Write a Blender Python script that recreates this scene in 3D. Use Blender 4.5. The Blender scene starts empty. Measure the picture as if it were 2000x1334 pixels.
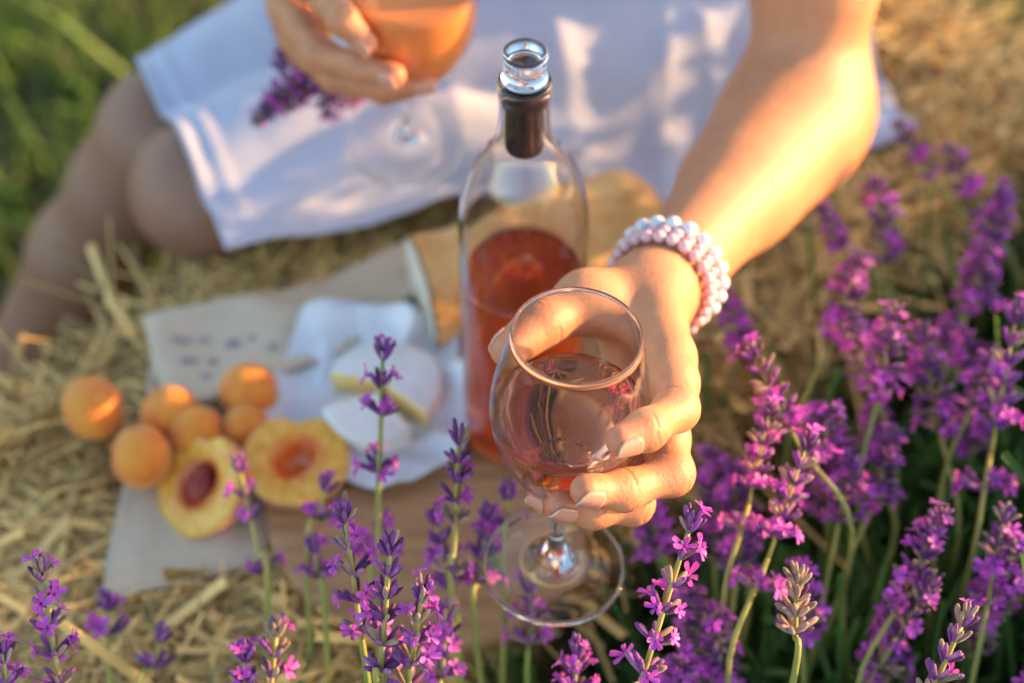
import bpy, math, random
import numpy as np
from mathutils import Vector, Matrix

rnd = random.Random(7)
nrs = np.random.RandomState(11)
scene = bpy.context.scene
col = scene.collection

# ------------------------------------------------------------------ camera, sky, sun, exposure
LENS = 60.0
PITCH = math.radians(50.0)          # degrees below the horizon
CAM = np.array([0.0, 0.0, 0.92])    # z = 0 is the top of the straw bale
cam_data = bpy.data.cameras.new('camera')
cam = bpy.data.objects.new('camera', cam_data)
col.objects.link(cam)
cam.location = CAM
cam.rotation_euler = (math.radians(90) - PITCH, 0, 0)
cam_data.lens = LENS
cam_data.sensor_width = 36.0
cam_data.clip_start = 0.02
cam_data.clip_end = 500
cam_data.dof.use_dof = True
cam_data.dof.focus_distance = 0.835
cam_data.dof.aperture_fstop = 3.1
scene.camera = cam

SUN_EL = math.radians(11.0)
SUN_AZ = math.radians(12.0)         # direction of the sun in the xy plane, from +x towards +y
sun_dir = Vector((math.cos(SUN_EL) * math.cos(SUN_AZ), math.cos(SUN_EL) * math.sin(SUN_AZ), math.sin(SUN_EL)))
world = bpy.data.worlds.new('World')
scene.world = world
world.use_nodes = True
wn = world.node_tree
sky = wn.nodes.new('ShaderNodeTexSky')
sky.sky_type = 'NISHITA'
sky.sun_disc = False
sky.sun_elevation = SUN_EL
sky.sun_rotation = math.radians(90) - SUN_AZ
sky.dust_density = 1.0
bg = wn.nodes['Background']
bg.inputs['Strength'].default_value = 0.15
wn.links.new(sky.outputs['Color'], bg.inputs['Color'])
sun_data = bpy.data.lights.new('sun', 'SUN')
sun_data.energy = 3.7
sun_data.angle = math.radians(0.6)
sun_data.color = (1.0, 0.57, 0.23)
sun = bpy.data.objects.new('sun', sun_data)
col.objects.link(sun)
sun.rotation_euler = sun_dir.to_track_quat('Z', 'Y').to_euler()

scene.view_settings.view_transform = 'Standard'
scene.view_settings.look = 'None'
scene.view_settings.gamma = 1.0
scene.view_settings.exposure = 1.88
scene.render.engine = 'CYCLES'
cy = scene.cycles
cy.use_denoising = True
cy.max_bounces = 16
cy.transmission_bounces = 14
cy.glossy_bounces = 6
cy.diffuse_bounces = 4
cy.transparent_max_bounces = 16
cy.sample_clamp_indirect = 6.0
cy.blur_glossy = 0.6

# ------------------------------------------------------------------ placing: a pixel of the 2000 px frame and a depth or height -> a point of the place
FPX = 2000 * LENS / 36.0
_d = np.array([0, math.cos(PITCH), -math.sin(PITCH)])
_u = np.array([0, math.sin(PITCH), math.cos(PITCH)])
_r = np.array([1.0, 0, 0])
def P(x, y, t):
    return CAM + t * (_d + (x - 1000) / FPX * _r + (667 - y) / FPX * _u)
def Z(x, y, z):
    v = _d + (x - 1000) / FPX * _r + (667 - y) / FPX * _u
    return CAM + v * (z - CAM[2]) / v[2]
def nrm(v):
    v = np.asarray(v, float)
    return v / max(np.linalg.norm(v), 1e-9)

# ------------------------------------------------------------------ materials
def mat(name, color=(.5, .5, .5), rough=.6, **kw):
    """Principled material; color2/scale: noise mix; bump: (scale, distance); attr: colour attribute."""
    m = bpy.data.materials.new(name)
    m.use_nodes = True
    nt = m.node_tree
    b = nt.nodes['Principled BSDF']
    b.inputs['Base Color'].default_value = (*color, 1)
    b.inputs['Roughness'].default_value = rough
    N, L = nt.nodes.new, nt.links.new
    tc = N('ShaderNodeTexCoord')
    src = tc.outputs['Object']
    if 'stretch' in kw:
        mp = N('ShaderNodeMapping')
        mp.inputs['Scale'].default_value = kw['stretch']
        L(src, mp.inputs['Vector'])
        src = mp.outputs['Vector']
    cout = None
    if 'attr' in kw:
        at = N('ShaderNodeAttribute')
        at.attribute_name = kw['attr']
        cout = at.outputs['Color']
    if 'color2' in kw:
        nz = N('ShaderNodeTexNoise')
        nz.inputs['Scale'].default_value = kw.get('scale', 20)
        nz.inputs['Detail'].default_value = kw.get('detail', 5)
        nz.inputs['Roughness'].default_value = .6
        L(src, nz.inputs['Vector'])
        rp = N('ShaderNodeValToRGB')
        e = rp.color_ramp.elements
        lo, hi = kw.get('range', (.35, .65))
        e[0].position, e[1].position = lo, hi
        e[0].color = (*color, 1)
        e[1].color = (*kw['color2'], 1)
        L(nz.outputs['Fac'], rp.inputs['Fac'])
        if cout is None:
            cout = rp.outputs['Color']
        else:
            mx = N('ShaderNodeMix')
            mx.data_type = 'RGBA'
            mx.blend_type = 'MULTIPLY'
            mx.inputs[0].default_value = 1.0
            L(cout, mx.inputs[6])
            L(rp.outputs['Color'], mx.inputs[7])
            cout = mx.outputs[2]
    if kw.get('island'):
        ge = N('ShaderNodeNewGeometry')
        hs = N('ShaderNodeHueSaturation')
        mr = N('ShaderNodeMapRange')
        mr.inputs['To Min'].default_value = 1 - kw['island']
        mr.inputs['To Max'].default_value = 1 + kw['island']
        L(ge.outputs['Random Per Island'], mr.inputs['Value'])
        L(mr.outputs['Result'], hs.inputs['Value'])
        if kw.get('hue'):
            m2 = N('ShaderNodeMath'); m2.operation = 'MULTIPLY'; m2.inputs[1].default_value = 7.31
            m3 = N('ShaderNodeMath'); m3.operation = 'FRACT'
            m4 = N('ShaderNodeMapRange'); m4.inputs['To Min'].default_value = .5 - kw['hue']; m4.inputs['To Max'].default_value = .5 + kw['hue'] * .6
            L(ge.outputs['Random Per Island'], m2.inputs[0]); L(m2.outputs[0], m3.inputs[0]); L(m3.outputs[0], m4.inputs['Value']); L(m4.outputs['Result'], hs.inputs['Hue'])
        if cout is None:
            hs.inputs['Color'].default_value = (*color, 1)
        else:
            L(cout, hs.inputs['Color'])
        cout = hs.outputs['Color']
    if cout is not None:
        L(cout, b.inputs['Base Color'])
    if 'bump' in kw:
        last = None
        for (sc, dist) in (kw['bump'] if isinstance(kw['bump'], list) else [kw['bump']]):
            nz = N('ShaderNodeTexNoise')
            nz.inputs['Scale'].default_value = sc
            nz.inputs['Detail'].default_value = 4
            L(src, nz.inputs['Vector'])
            bp = N('ShaderNodeBump')
            bp.inputs['Distance'].default_value = dist
            bp.inputs['Strength'].default_value = 1
            L(nz.outputs['Fac'], bp.inputs['Height'])
            if last:
                L(last.outputs['Normal'], bp.inputs['Normal'])
            last = bp
        L(last.outputs['Normal'], b.inputs['Normal'])
    if 'weave' in kw:
        sc, dist = kw['weave']
        hs_ = []
        for axis in ('X', 'Y'):
            wv = N('ShaderNodeTexWave')
            wv.bands_direction = axis
            wv.inputs['Scale'].default_value = sc
            wv.inputs['Distortion'].default_value = .6
            L(src, wv.inputs['Vector'])
            hs_.append(wv)
        ad = N('ShaderNodeMath')
        L(hs_[0].outputs['Fac'], ad.inputs[0])
        L(hs_[1].outputs['Fac'], ad.inputs[1])
        bp = N('ShaderNodeBump')
        bp.inputs['Distance'].default_value = dist
        L(ad.outputs[0], bp.inputs['Height'])
        L(bp.outputs['Normal'], b.inputs['Normal'])
    if 'sss' in kw:
        w, scale, rad = kw['sss']
        b.inputs['Subsurface Weight'].default_value = w
        b.inputs['Subsurface Scale'].default_value = scale
        b.inputs['Subsurface Radius'].default_value = rad
    if 'trans' in kw:
        b.inputs['Transmission Weight'].default_value = kw['trans']
        b.inputs['IOR'].default_value = kw.get('ior', 1.5)
    if 'sheen' in kw:
        b.inputs['Sheen Weight'].default_value = kw['sheen']
    if 'spec' in kw:
        b.inputs['Specular IOR Level'].default_value = kw['spec']
    if 'coat' in kw:
        b.inputs['Coat Weight'].default_value = kw['coat']
    if 'metal' in kw:
        b.inputs['Metallic'].default_value = kw['metal']
    if 'leaf' in kw:            # thin leaf or petal: light passes through
        tr = N('ShaderNodeBsdfTranslucent')
        mxs = N('ShaderNodeMixShader')
        mxs.inputs['Fac'].default_value = kw['leaf']
        if cout is not None:
            L(cout, tr.inputs['Color'])
        else:
            tr.inputs['Color'].default_value = (*color, 1)
        L(b.outputs[0], mxs.inputs[1])
        L(tr.outputs[0], mxs.inputs[2])
        L(mxs.outputs[0], nt.nodes['Material Output'].inputs['Surface'])
    return m

M = {}
M['skin'] = mat('skin', (.88, .86, .86), .45, attr='tint', color2=(1, 1, 1), scale=160, range=(.3, .7),
                bump=[(1900, .00022), (420, .00035)], sss=(.22, .012, (1.0, .36, .2)), spec=.45)
M['nail'] = mat('nail', (.66, .30, .205), .28, coat=.3, sss=(.2, .004, (1, .4, .3)))
M['nail_tip'] = mat('nail_tip', (.74, .54, .42), .3, coat=.2)
M['hair'] = mat('hair', (.10, .05, .025), .4, stretch=(60, 60, 4), bump=(6, .002))
M['eye'] = mat('eye', (.85, .83, .8), .1)
M['iris'] = mat('iris', (.12, .07, .03), .1)
M['lip'] = mat('lip', (.6, .2, .18), .4)
M['dress'] = mat('dress_cotton', (.48, .51, .64), .85, color2=(.53, .56, .68), scale=30, bump=[(900, .0004), (60, .001)], sheen=.2)
M['glass'] = mat('clear_glass', (1, 1, 1), 0.025, trans=1.0, ior=1.5)
def thin_glass(name):
    m = bpy.data.materials.new(name); m.use_nodes = True; nt = m.node_tree; nt.nodes.clear()
    N, L = nt.nodes.new, nt.links.new
    o = N('ShaderNodeOutputMaterial'); mx = N('ShaderNodeMixShader'); tr = N('ShaderNodeBsdfTransparent'); gl = N('ShaderNodeBsdfGlossy')
    tr.inputs['Color'].default_value = (.985, .985, .985, 1); gl.inputs['Roughness'].default_value = 0.03
    lw = N('ShaderNodeLayerWeight'); lw.inputs['Blend'].default_value = .5
    pw = N('ShaderNodeMath'); pw.operation = 'POWER'; pw.inputs[1].default_value = 4.0; L(lw.outputs['Facing'], pw.inputs[0])
    ma = N('ShaderNodeMath'); ma.operation = 'MULTIPLY_ADD'; ma.inputs[1].default_value = .9; ma.inputs[2].default_value = .035; L(pw.outputs[0], ma.inputs[0])
    tcg = N('ShaderNodeTexCoord'); nzg = N('ShaderNodeTexNoise'); nzg.inputs['Scale'].default_value = 55; nzg.inputs['Detail'].default_value = 6
    mrg = N('ShaderNodeMapRange'); mrg.inputs['From Min'].default_value = .52; mrg.inputs['From Max'].default_value = .72; mrg.inputs['To Min'].default_value = .02; mrg.inputs['To Max'].default_value = .28
    L(tcg.outputs['Object'], nzg.inputs['Vector']); L(nzg.outputs['Fac'], mrg.inputs['Value']); L(mrg.outputs['Result'], gl.inputs['Roughness'])
    L(ma.outputs[0], mx.inputs['Fac']); L(tr.outputs[0], mx.inputs[1]); L(gl.outputs[0], mx.inputs[2]); L(mx.outputs[0], o.inputs['Surface'])
    return m
M['thin_glass'] = thin_glass('thin_glass')
def absorb(m, color, density):
    nt = m.node_tree; va = nt.nodes.new('ShaderNodeVolumeAbsorption')
    va.inputs['Color'].default_value = (*color, 1); va.inputs['Density'].default_value = density
    nt.links.new(va.outputs[0], nt.nodes['Material Output'].inputs['Volume'])
M['wine'] = mat('rose_wine', (1.0, .76, .64), 0.0, trans=1.0, ior=1.34)
absorb(M['wine'], (.998, .46, .22), 13)
M['wine_orange'] = mat('rose_wine_sunlit', (1.0, .34, .10), 0.0, trans=.32, ior=1.34)  # clear rose too; its sunlit glow is put into colour and opacity
M['wine_dark'] = mat('rose_wine_bottle', (1.0, .19, .035), 0.0, trans=.86, ior=1.34)
M['cork_sleeve'] = mat('cork_sleeve', (.010, .005, .007), .75, spec=.15, color2=(.026, .014, .018), scale=300, bump=(900, .0002))
M['straw'] = mat('straw', (.55, .33, .095), .55, island=.65, color2=(.86, .575, .21), scale=9, range=(.3, .7), spec=.4)
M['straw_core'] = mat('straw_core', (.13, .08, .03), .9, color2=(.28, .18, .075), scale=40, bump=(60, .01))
M['ground'] = mat('field_soil', (.07, .05, .028), .95, color2=(.16, .12, .06), scale=7, bump=[(18, .02), (140, .006)])
M['grass'] = mat('grass_blade', (.10, .20, .03), .6, island=.5, color2=(.24, .23, .06), scale=2.2, range=(.4, .7), leaf=.35)
M['kraft'] = mat('kraft_paper', (.62, .475, .32), .8, color2=(.68, .54, .38), scale=14, bump=[(30, .0012), (500, .0002)])
M['print'] = mat('printed_mark', (.36, .26, .29), .8)
M['wax'] = mat('wax_paper', (.84, .85, .88), .45, color2=(.88, .88, .90), scale=20, bump=[(40, .002)], leaf=.15)
M['rind'] = mat('cheese_rind', (.80, .79, .76), .85, color2=(.70, .67, .60), scale=45, range=(.45, .75), bump=[(150, .001), (700, .0004)])
M['paste'] = mat('cheese_paste', (.88, .60, .17), .45, color2=(.90, .70, .30), scale=60, sss=(.3, .006, (1, .8, .4)))
M['wood'] = mat('board_wood', (.36, .17, .065), .5, color2=(.52, .28, .12), scale=6, stretch=(3, 22, 3), detail=8, bump=(20, .0006))
M['apricot'] = mat('apricot_skin', (.80, .17, .006), .5, color2=(.86, .31, .016), scale=.9, range=(.33, .55), sheen=.25, sss=(.15, .01, (1, .5, .2)), bump=(600, .0002))
M['peach_skin'] = mat('peach_skin', (.52, .07, .03), .55, color2=(.80, .38, .08), scale=30, range=(.35, .65), sheen=.4, bump=(700, .0003))
M['peach_flesh'] = mat('peach_flesh', (.86, .56, .16), .3, attr='tint', color2=(1, 1, 1), scale=120, sss=(.3, .008, (1, .6, .25)), bump=(250, .0008))
M['pit'] = mat('peach_pit', (.22, .02, .02), .5, color2=(.38, .06, .03), scale=200, bump=(220, .002))
M['crust'] = mat('bread_crust', (.60, .28, .07), .55, color2=(.86, .55, .21), scale=28, bump=[(40, .003), (300, .0008)])
M['crumb'] = mat('bread_crumb', (.78, .71, .58), .85, color2=(.62, .52, .38), scale=160, range=(.5, .75), bump=(180, .003))
M['stem'] = mat('lavender_stem', (.25, .31, .07), .6, color2=(.52, .42, .11), scale=10, range=(.4, .65), leaf=.1)
M['leafgreen'] = mat('lavender_leaf', (.11, .22, .045), .6, island=.45, leaf=.25)
M['calyx'] = mat('lavender_calyx', (.20, .03, .26), .6, island=.6, color2=(.42, .20, .30), scale=120, range=(.45, .75), sheen=.15, leaf=.2)
M['calyx_dry'] = mat('lavender_dry_calyx', (.33, .19, .17), .7, island=.35, color2=(.40, .26, .14), scale=150, sheen=.4, leaf=.15)
M['petal'] = mat('lavender_petal', (.56, .045, .56), .5, island=.45, hue=.03, color2=(.74, .14, .62), scale=60, leaf=.4, sheen=.3)
M['pink_bead'] = mat('pink_bead', (.78, .42, .44), .16, color2=(.82, .54, .54), scale=120, coat=.7, sss=(.2, .003, (1, .6, .6)))
M['white_bead'] = mat('white_bead', (.78, .79, .80), .14, color2=(.70, .72, .76), scale=150, coat=.8)
M['dark_bead'] = mat('dark_bead', (.05, .05, .04), .2, coat=.6)
M['gold'] = mat('gold_spacer', (.8, .52, .18), .25, metal=1.0)
M['cord'] = mat('elastic_cord', (.6, .5, .5), .6)

# ------------------------------------------------------------------ mesh helpers
class Geo:
    def __init__(s):
        s.v, s.f, s.m, s.n = [], [], [], 0
    def add(s, v, f, mi=0):
        v = np.asarray(v, float).reshape(-1, 3)
        s.v.append(v)
        s.f += [tuple(int(i) + s.n for i in q) for q in f]
        s.m += [mi] * len(f)
        s.n += len(v)
        return s
    def merge(s, g, mtx=None, mmap=None):
        V = np.concatenate(g.v)
        if mtx is not None:
            A = np.array(mtx)
            V = V @ A[:3, :3].T + A[:3, 3]
        s.v.append(V)
        s.f += [tuple(i + s.n for i in q) for q in g.f]
        s.m += [(mmap[k] if mmap else k) for k in g.m]
        s.n += len(V)
        return s
    def mesh(s, name, mats, smooth=True):
        me = bpy.data.meshes.new(name)
        V = np.concatenate(s.v)
        me.from_pydata(V.tolist(), [], s.f)
        for m_ in mats:
            me.materials.append(m_)
        if len(mats) > 1:
            me.polygons.foreach_set('material_index', np.array(s.m, dtype=np.int32))
        if smooth:
            me.polygons.foreach_set('use_smooth', np.ones(len(me.polygons), dtype=bool))
        me.update()
        return me
    def build(s, name, mats, parent=None, smooth=True, loc=None):
        if not isinstance(mats, (list, tuple)):
            mats = [mats]
        return link(name, s.mesh(name, mats, smooth), parent, loc)

def link(name, data, parent=None, loc=None, mtx=None):
    o = bpy.data.objects.new(name, data)
    col.objects.link(o)
    if parent is not None:
        o.parent = parent
    if mtx is not None:
        o.matrix_local = mtx
    elif loc is not None:
        o.location = loc
    return o

def tag(o, label=None, cat=None, group=None, kind=None):
    if label: o['label'] = label
    if cat: o['category'] = cat
    if group: o['group'] = group
    if kind: o['kind'] = kind
    return o

def empty(name, loc=(0, 0, 0), mtx=None):
    o = bpy.data.objects.new(name, None)
    o.empty_display_size = .02
    col.objects.link(o)
    if mtx is not None:
        o.matrix_world = mtx
    else:
        o.location = loc
    return o

def tube(path, rad, n=8, cap=True, squash=None):
    path = np.asarray(path, float)
    k = len(path)
    rad = np.broadcast_to(np.asarray(rad, float), (k,))
    T = np.gradient(path, axis=0)
    T /= np.linalg.norm(T, axis=1)[:, None] + 1e-12
    up = np.array([0, 0, 1.0]) if abs(T[0][2]) < .9 else np.array([1.0, 0, 0])
    V = []
    for i in range(k):
        a = np.cross(T[i], up); a /= np.linalg.norm(a) + 1e-12
        b = np.cross(T[i], a)
        up = -b if np.dot(-b, up) > 0 else b
        up = np.cross(a, T[i])
        th = np.arange(n) * 2 * math.pi / n
        sq = squash if squash else 1.0
        V.append(path[i] + rad[i] * (np.cos(th)[:, None] * a + sq * np.sin(th)[:, None] * np.cross(a, T[i])))
    V = np.concatenate(V)
    f = []
    for i in range(k - 1):
        for j in range(n):
            f.append((i * n + j, i * n + (j + 1) % n, (i + 1) * n + (j + 1) % n, (i + 1) * n + j))
    if cap:
        f.append(tuple(range(n))[::-1])
        f.append(tuple((k - 1) * n + j for j in range(n)))
    return V, f

def lathe(prof, n=64, close_bottom=False, close_top=False):
    prof = np.asarray(prof, float)
    k = len(prof)
    th = np.arange(n) * 2 * math.pi / n
    V = np.zeros((k, n, 3))
    V[:, :, 0] = prof[:, 0][:, None] * np.cos(th)
    V[:, :, 1] = prof[:, 0][:, None] * np.sin(th)
    V[:, :, 2] = prof[:, 1][:, None]
    f = []
    for i in range(k - 1):
        for j in range(n):
            f.append((i * n + j, i * n + (j + 1) % n, (i + 1) * n + (j + 1) % n, (i + 1) * n + j))
    if close_bottom: f.append(tuple(range(n))[::-1])
    if close_top: f.append(tuple((k - 1) * n + j for j in range(n)))
    return V.reshape(-1, 3), f

def spline(pts, n):
    """Catmull-Rom through points (any dimension)."""
    p = np.asarray(pts, float)
    p = np.vstack([2 * p[0] - p[1], p, 2 * p[-1] - p[-2]])
    out = []
    m = len(p) - 3
    for s in np.linspace(0, m - 1e-6, n):
        i = int(s); t = s - i
        a, b, c, e = p[i], p[i + 1], p[i + 2], p[i + 3]
        out.append(.5 * ((2 * b) + (-a + c) * t + (2 * a - 5 * b + 4 * c - e) * t * t + (-a + 3 * b - 3 * c + e) * t ** 3))
    return np.array(out)

def ellipsoid(rx, ry, rz, nu=16, nv=10):
    V, f = [], []
    for i in range(nv + 1):
        ph = math.pi * i / nv
        for j in range(nu):
            th = 2 * math.pi * j / nu
            V.append((rx * math.sin(ph) * math.cos(th), ry * math.sin(ph) * math.sin(th), rz * math.cos(ph)))
    for i in range(nv):
        for j in range(nu):
            f.append((i * nu + j, (i + 1) * nu + j, (i + 1) * nu + (j + 1) % nu, i * nu + (j + 1) % nu))
    return np.array(V), f

def vnoise(p, seed=0, freq=1.0):
    """cheap smooth value noise from summed sines, p (...,2 or 3)"""
    p = np.asarray(p, float) * freq
    r_ = np.random.RandomState(seed)
    out = 0
    for _ in range(7):
        k = r_.normal(size=p.shape[-1]); k *= (.6 + r_.rand() * 1.3) / np.linalg.norm(k)
        out = out + np.sin(p @ (k * 6.283) + r_.rand() * 6.283)
    return out / 7 * 1.6

def frame(axis, up=(0, 0, 1)):
    """4x4 whose z is axis"""
    z = nrm(axis); x = np.cross(np.asarray(up, float), z)
    if np.linalg.norm(x) < 1e-4: x = np.cross((0, 1, 0), z)
    x = nrm(x); y = np.cross(z, x)
    m = np.eye(4); m[:3, 0], m[:3, 1], m[:3, 2] = x, y, z
    return m
def at(m, p):
    m = m.copy(); m[:3, 3] = p
    return m
def MX(m): return Matrix(m.tolist())

# ------------------------------------------------------------------ signed distance shapes for the body
def rc(p, a, b, ra, rb):
    a = np.asarray(a, np.float32); b = np.asarray(b, np.float32)
    ab = b - a
    h = np.clip(((p - a) @ ab) / max(float(ab @ ab), 1e-12), 0, 1)
    q = p - a - h[:, None] * ab
    return np.sqrt(np.einsum('ij,ij->i', q, q)) - (ra + (rb - ra) * h)
def smin(a, b, k):
    h = np.maximum(k - np.abs(a - b), 0) / k
    return np.minimum(a, b) - h * h * k * .25
def chain(p, pts, rs, k):
    d = None
    for i in range(len(pts) - 1):
        e = rc(p, pts[i], pts[i + 1], rs[i], rs[i + 1])
        d = e if d is None else smin(d, e, k)
    return d

def sdf_mesh(f, lo, hi, vox, blk=16):
    lo = np.asarray(lo, float)
    nb = np.maximum(np.ceil((np.asarray(hi) - lo) / (vox * blk)).astype(int), 1)
    N = nb * blk + 1
    A = np.empty(N, np.float32)
    bi = np.stack(np.meshgrid(*[np.arange(k) for k in nb], indexing='ij'), -1).reshape(-1, 3)
    cen = (lo + (bi + .5) * blk * vox).astype(np.float32)
    dc = f(cen)
    rad = blk * vox * .87 + vox * 2
    g = np.stack(np.meshgrid(*[np.arange(blk + 1)] * 3, indexing='ij'), -1).reshape(-1, 3)
    for b_, d_ in zip(bi, dc):
        s = b_ * blk
        A[s[0]:s[0] + blk + 1, s[1]:s[1] + blk + 1, s[2]:s[2] + blk + 1] = d_
    near = np.where(np.abs(dc) < rad * 1.5)[0]
    for c0 in range(0, len(near), 24):
        ids = near[c0:c0 + 24]
        pts = (lo + (bi[ids][:, None, :] * blk + g[None]) * vox).astype(np.float32)
        vals = f(pts.reshape(-1, 3)).reshape(len(ids), blk + 1, blk + 1, blk + 1)
        for q, i in enumerate(ids):
            s = bi[i] * blk
            A[s[0]:s[0] + blk + 1, s[1]:s[1] + blk + 1, s[2]:s[2] + blk + 1] = vals[q]
    # surface nets
    S = A < 0
    cnt = np.zeros(N - 1, np.int8)
    for dx in (0, 1):
        for dy in (0, 1):
            for dz in (0, 1):
                cnt += S[dx:N[0] - 1 + dx, dy:N[1] - 1 + dy, dz:N[2] - 1 + dz]
    cells = np.argwhere((cnt > 0) & (cnt < 8))
    idx = -np.ones(N - 1, np.int32)
    idx[tuple(cells.T)] = np.arange(len(cells))
    acc = np.zeros((len(cells), 3)); num = np.zeros(len(cells))
    corners = [(0, 0, 0), (1, 0, 0), (0, 1, 0), (1, 1, 0), (0, 0, 1), (1, 0, 1), (0, 1, 1), (1, 1, 1)]
    for a in range(8):
        for ax_ in range(3):
            if corners[a][ax_]: continue
            c0 = np.array(corners[a]); c1 = c0.copy(); c1[ax_] = 1
            v0 = A[tuple((cells + c0).T)]; v1 = A[tuple((cells + c1).T)]
            m_ = (v0 < 0) != (v1 < 0)
            t = np.zeros(len(cells)); t[m_] = v0[m_] / (v0[m_] - v1[m_])
            acc += np.where(m_[:, None], c0 + t[:, None] * (c1 - c0), 0); num += m_
    V = lo + (cells + acc / num[:, None]) * vox
    F = []
    for ax_ in range(3):
        b_, c_ = (ax_ + 1) % 3, (ax_ + 2) % 3
        sl0 = [slice(None)] * 3; sl1 = [slice(None)] * 3
        sl0[ax_] = slice(0, N[ax_] - 1); sl1[ax_] = slice(1, N[ax_])
        s0, s1 = S[tuple(sl0)], S[tuple(sl1)]
        e = np.argwhere(s0 != s1)
        e = e[(e[:, b_] > 0) & (e[:, c_] > 0) & (e[:, b_] < N[b_] - 1) & (e[:, c_] < N[c_] - 1)]
        flip = s0[tuple(e.T)]
        def cell(db, dc_):
            q = e.copy(); q[:, b_] -= db; q[:, c_] -= dc_
            return idx[tuple(q.T)]
        q4 = np.stack([cell(1, 1), cell(0, 1), cell(0, 0), cell(1, 0)], 1)
        q4 = np.where(flip[:, None], q4, q4[:, ::-1])
        F.append(q4)
    return V, np.concatenate(F)

# ================================================================== THE SETTING
GROUND = -0.38
gx = np.linspace(-1, 1, 61); gx = np.sign(gx) * (np.abs(gx) ** 3 * 60 + np.abs(gx) * 2)
GX, GY = np.meshgrid(gx, gx + 1.0)
GZ = GROUND + .012 * vnoise(np.stack([GX, GY], -1), 3, 1.1)
g = Geo()
n_ = len(gx)
g.add(np.stack([GX, GY, GZ], -1), [(i * n_ + j, i * n_ + j + 1, (i + 1) * n_ + j + 1, (i + 1) * n_ + j) for i in range(n_ - 1) for j in range(n_ - 1)])
tag(g.build('ground', M['ground']), kind='structure')

# ------------------------------------------------------------------ straw bale
BL = nrm((.72, .69, 0)); BN = nrm((-.69, .72, 0)); BO = np.array([-.05, .53, 0])
L0, L1, W = -.27, .695, .345
def bale_pt(l, n, z): return BO + l * BL + n * BN + np.array([0, 0, 1.0]) * z
bale = empty('straw_bale', bale_pt((L0 + L1) / 2, W / 2, GROUND))
tag(bale, 'pressed golden straw bale under the picnic and the seated person', 'straw bale')
bloc = np.array(bale.location)
# core: rounded box
def rbox(p, h, r):
    q = np.abs(p) - (np.asarray(h) - r)
    return np.linalg.norm(np.maximum(q, 0), axis=1) + np.minimum(q.max(1), 0) - r
HB = np.array([(L1 - L0) / 2, W / 2, -GROUND / 2])
def bale_local(p):   # world -> bale axes, origin at centre
    q = p - bale_pt((L0 + L1) / 2, W / 2, GROUND / 2)
    return np.stack([q @ BL, q @ BN, q[:, 2]], 1)
def bale_sdf(p):
    q = bale_local(p)
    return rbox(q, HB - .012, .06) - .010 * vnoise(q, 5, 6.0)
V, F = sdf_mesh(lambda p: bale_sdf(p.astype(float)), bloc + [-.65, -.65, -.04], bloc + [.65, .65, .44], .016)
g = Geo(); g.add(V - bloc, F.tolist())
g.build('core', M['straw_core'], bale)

def ribbons(cent, dirs, norms, length, width, bend, seg=4, fold=.35, rs=nrs):
    """V-folded straw ribbons: arrays of centres, directions, normals -> verts, faces"""
    n = len(cent)
    side = np.cross(norms, dirs); side /= np.linalg.norm(side, axis=1)[:, None] + 1e-9
    up = np.cross(dirs, side)
    s = np.linspace(-.5, .5, seg + 1)
    V = np.zeros((n, seg + 1, 3, 3))
    for i, t in enumerate(s):
        c = cent + dirs * (t * length)[:, None] + side * (bend[:, 0] * (t * t * 4 - .5) * length)[:, None] + up * (bend[:, 1] * (t * t * 4 - .3) * length)[:, None]
        w = width * .5
        V[:, i, 0] = c - side * w[:, None]
        V[:, i, 1] = c + up * (w * fold * 2)[:, None]
        V[:, i, 2] = c + side * w[:, None]
    base = (np.arange(n) * (seg + 1) * 3)[:, None, None]
    q = []
    for i in range(seg):
        for j in range(2):
            q.append([i * 3 + j, i * 3 + j + 1, (i + 1) * 3 + j + 1, (i + 1) * 3 + j])
    F = (base + np.array(q)[None]).reshape(-1, 4)
    return V.reshape(-1, 3), F

def fast_mesh(name, V, F, mats, smooth=True):
    me = bpy.data.meshes.new(name)
    k = F.shape[1]
    me.vertices.add(len(V)); me.vertices.foreach_set('co', np.ascontiguousarray(V, dtype=np.float32).ravel())
    me.loops.add(F.size); me.loops.foreach_set('vertex_index', np.ascontiguousarray(F, dtype=np.int32).ravel())
    me.polygons.add(len(F)); me.polygons.foreach_set('loop_start', np.arange(0, F.size, k, dtype=np.int32))
    for m_ in mats: me.materials.append(m_)
    if smooth: me.polygons.foreach_set('use_smooth', np.ones(len(F), dtype=bool))
    me.update(); me.validate()
    return me

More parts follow.
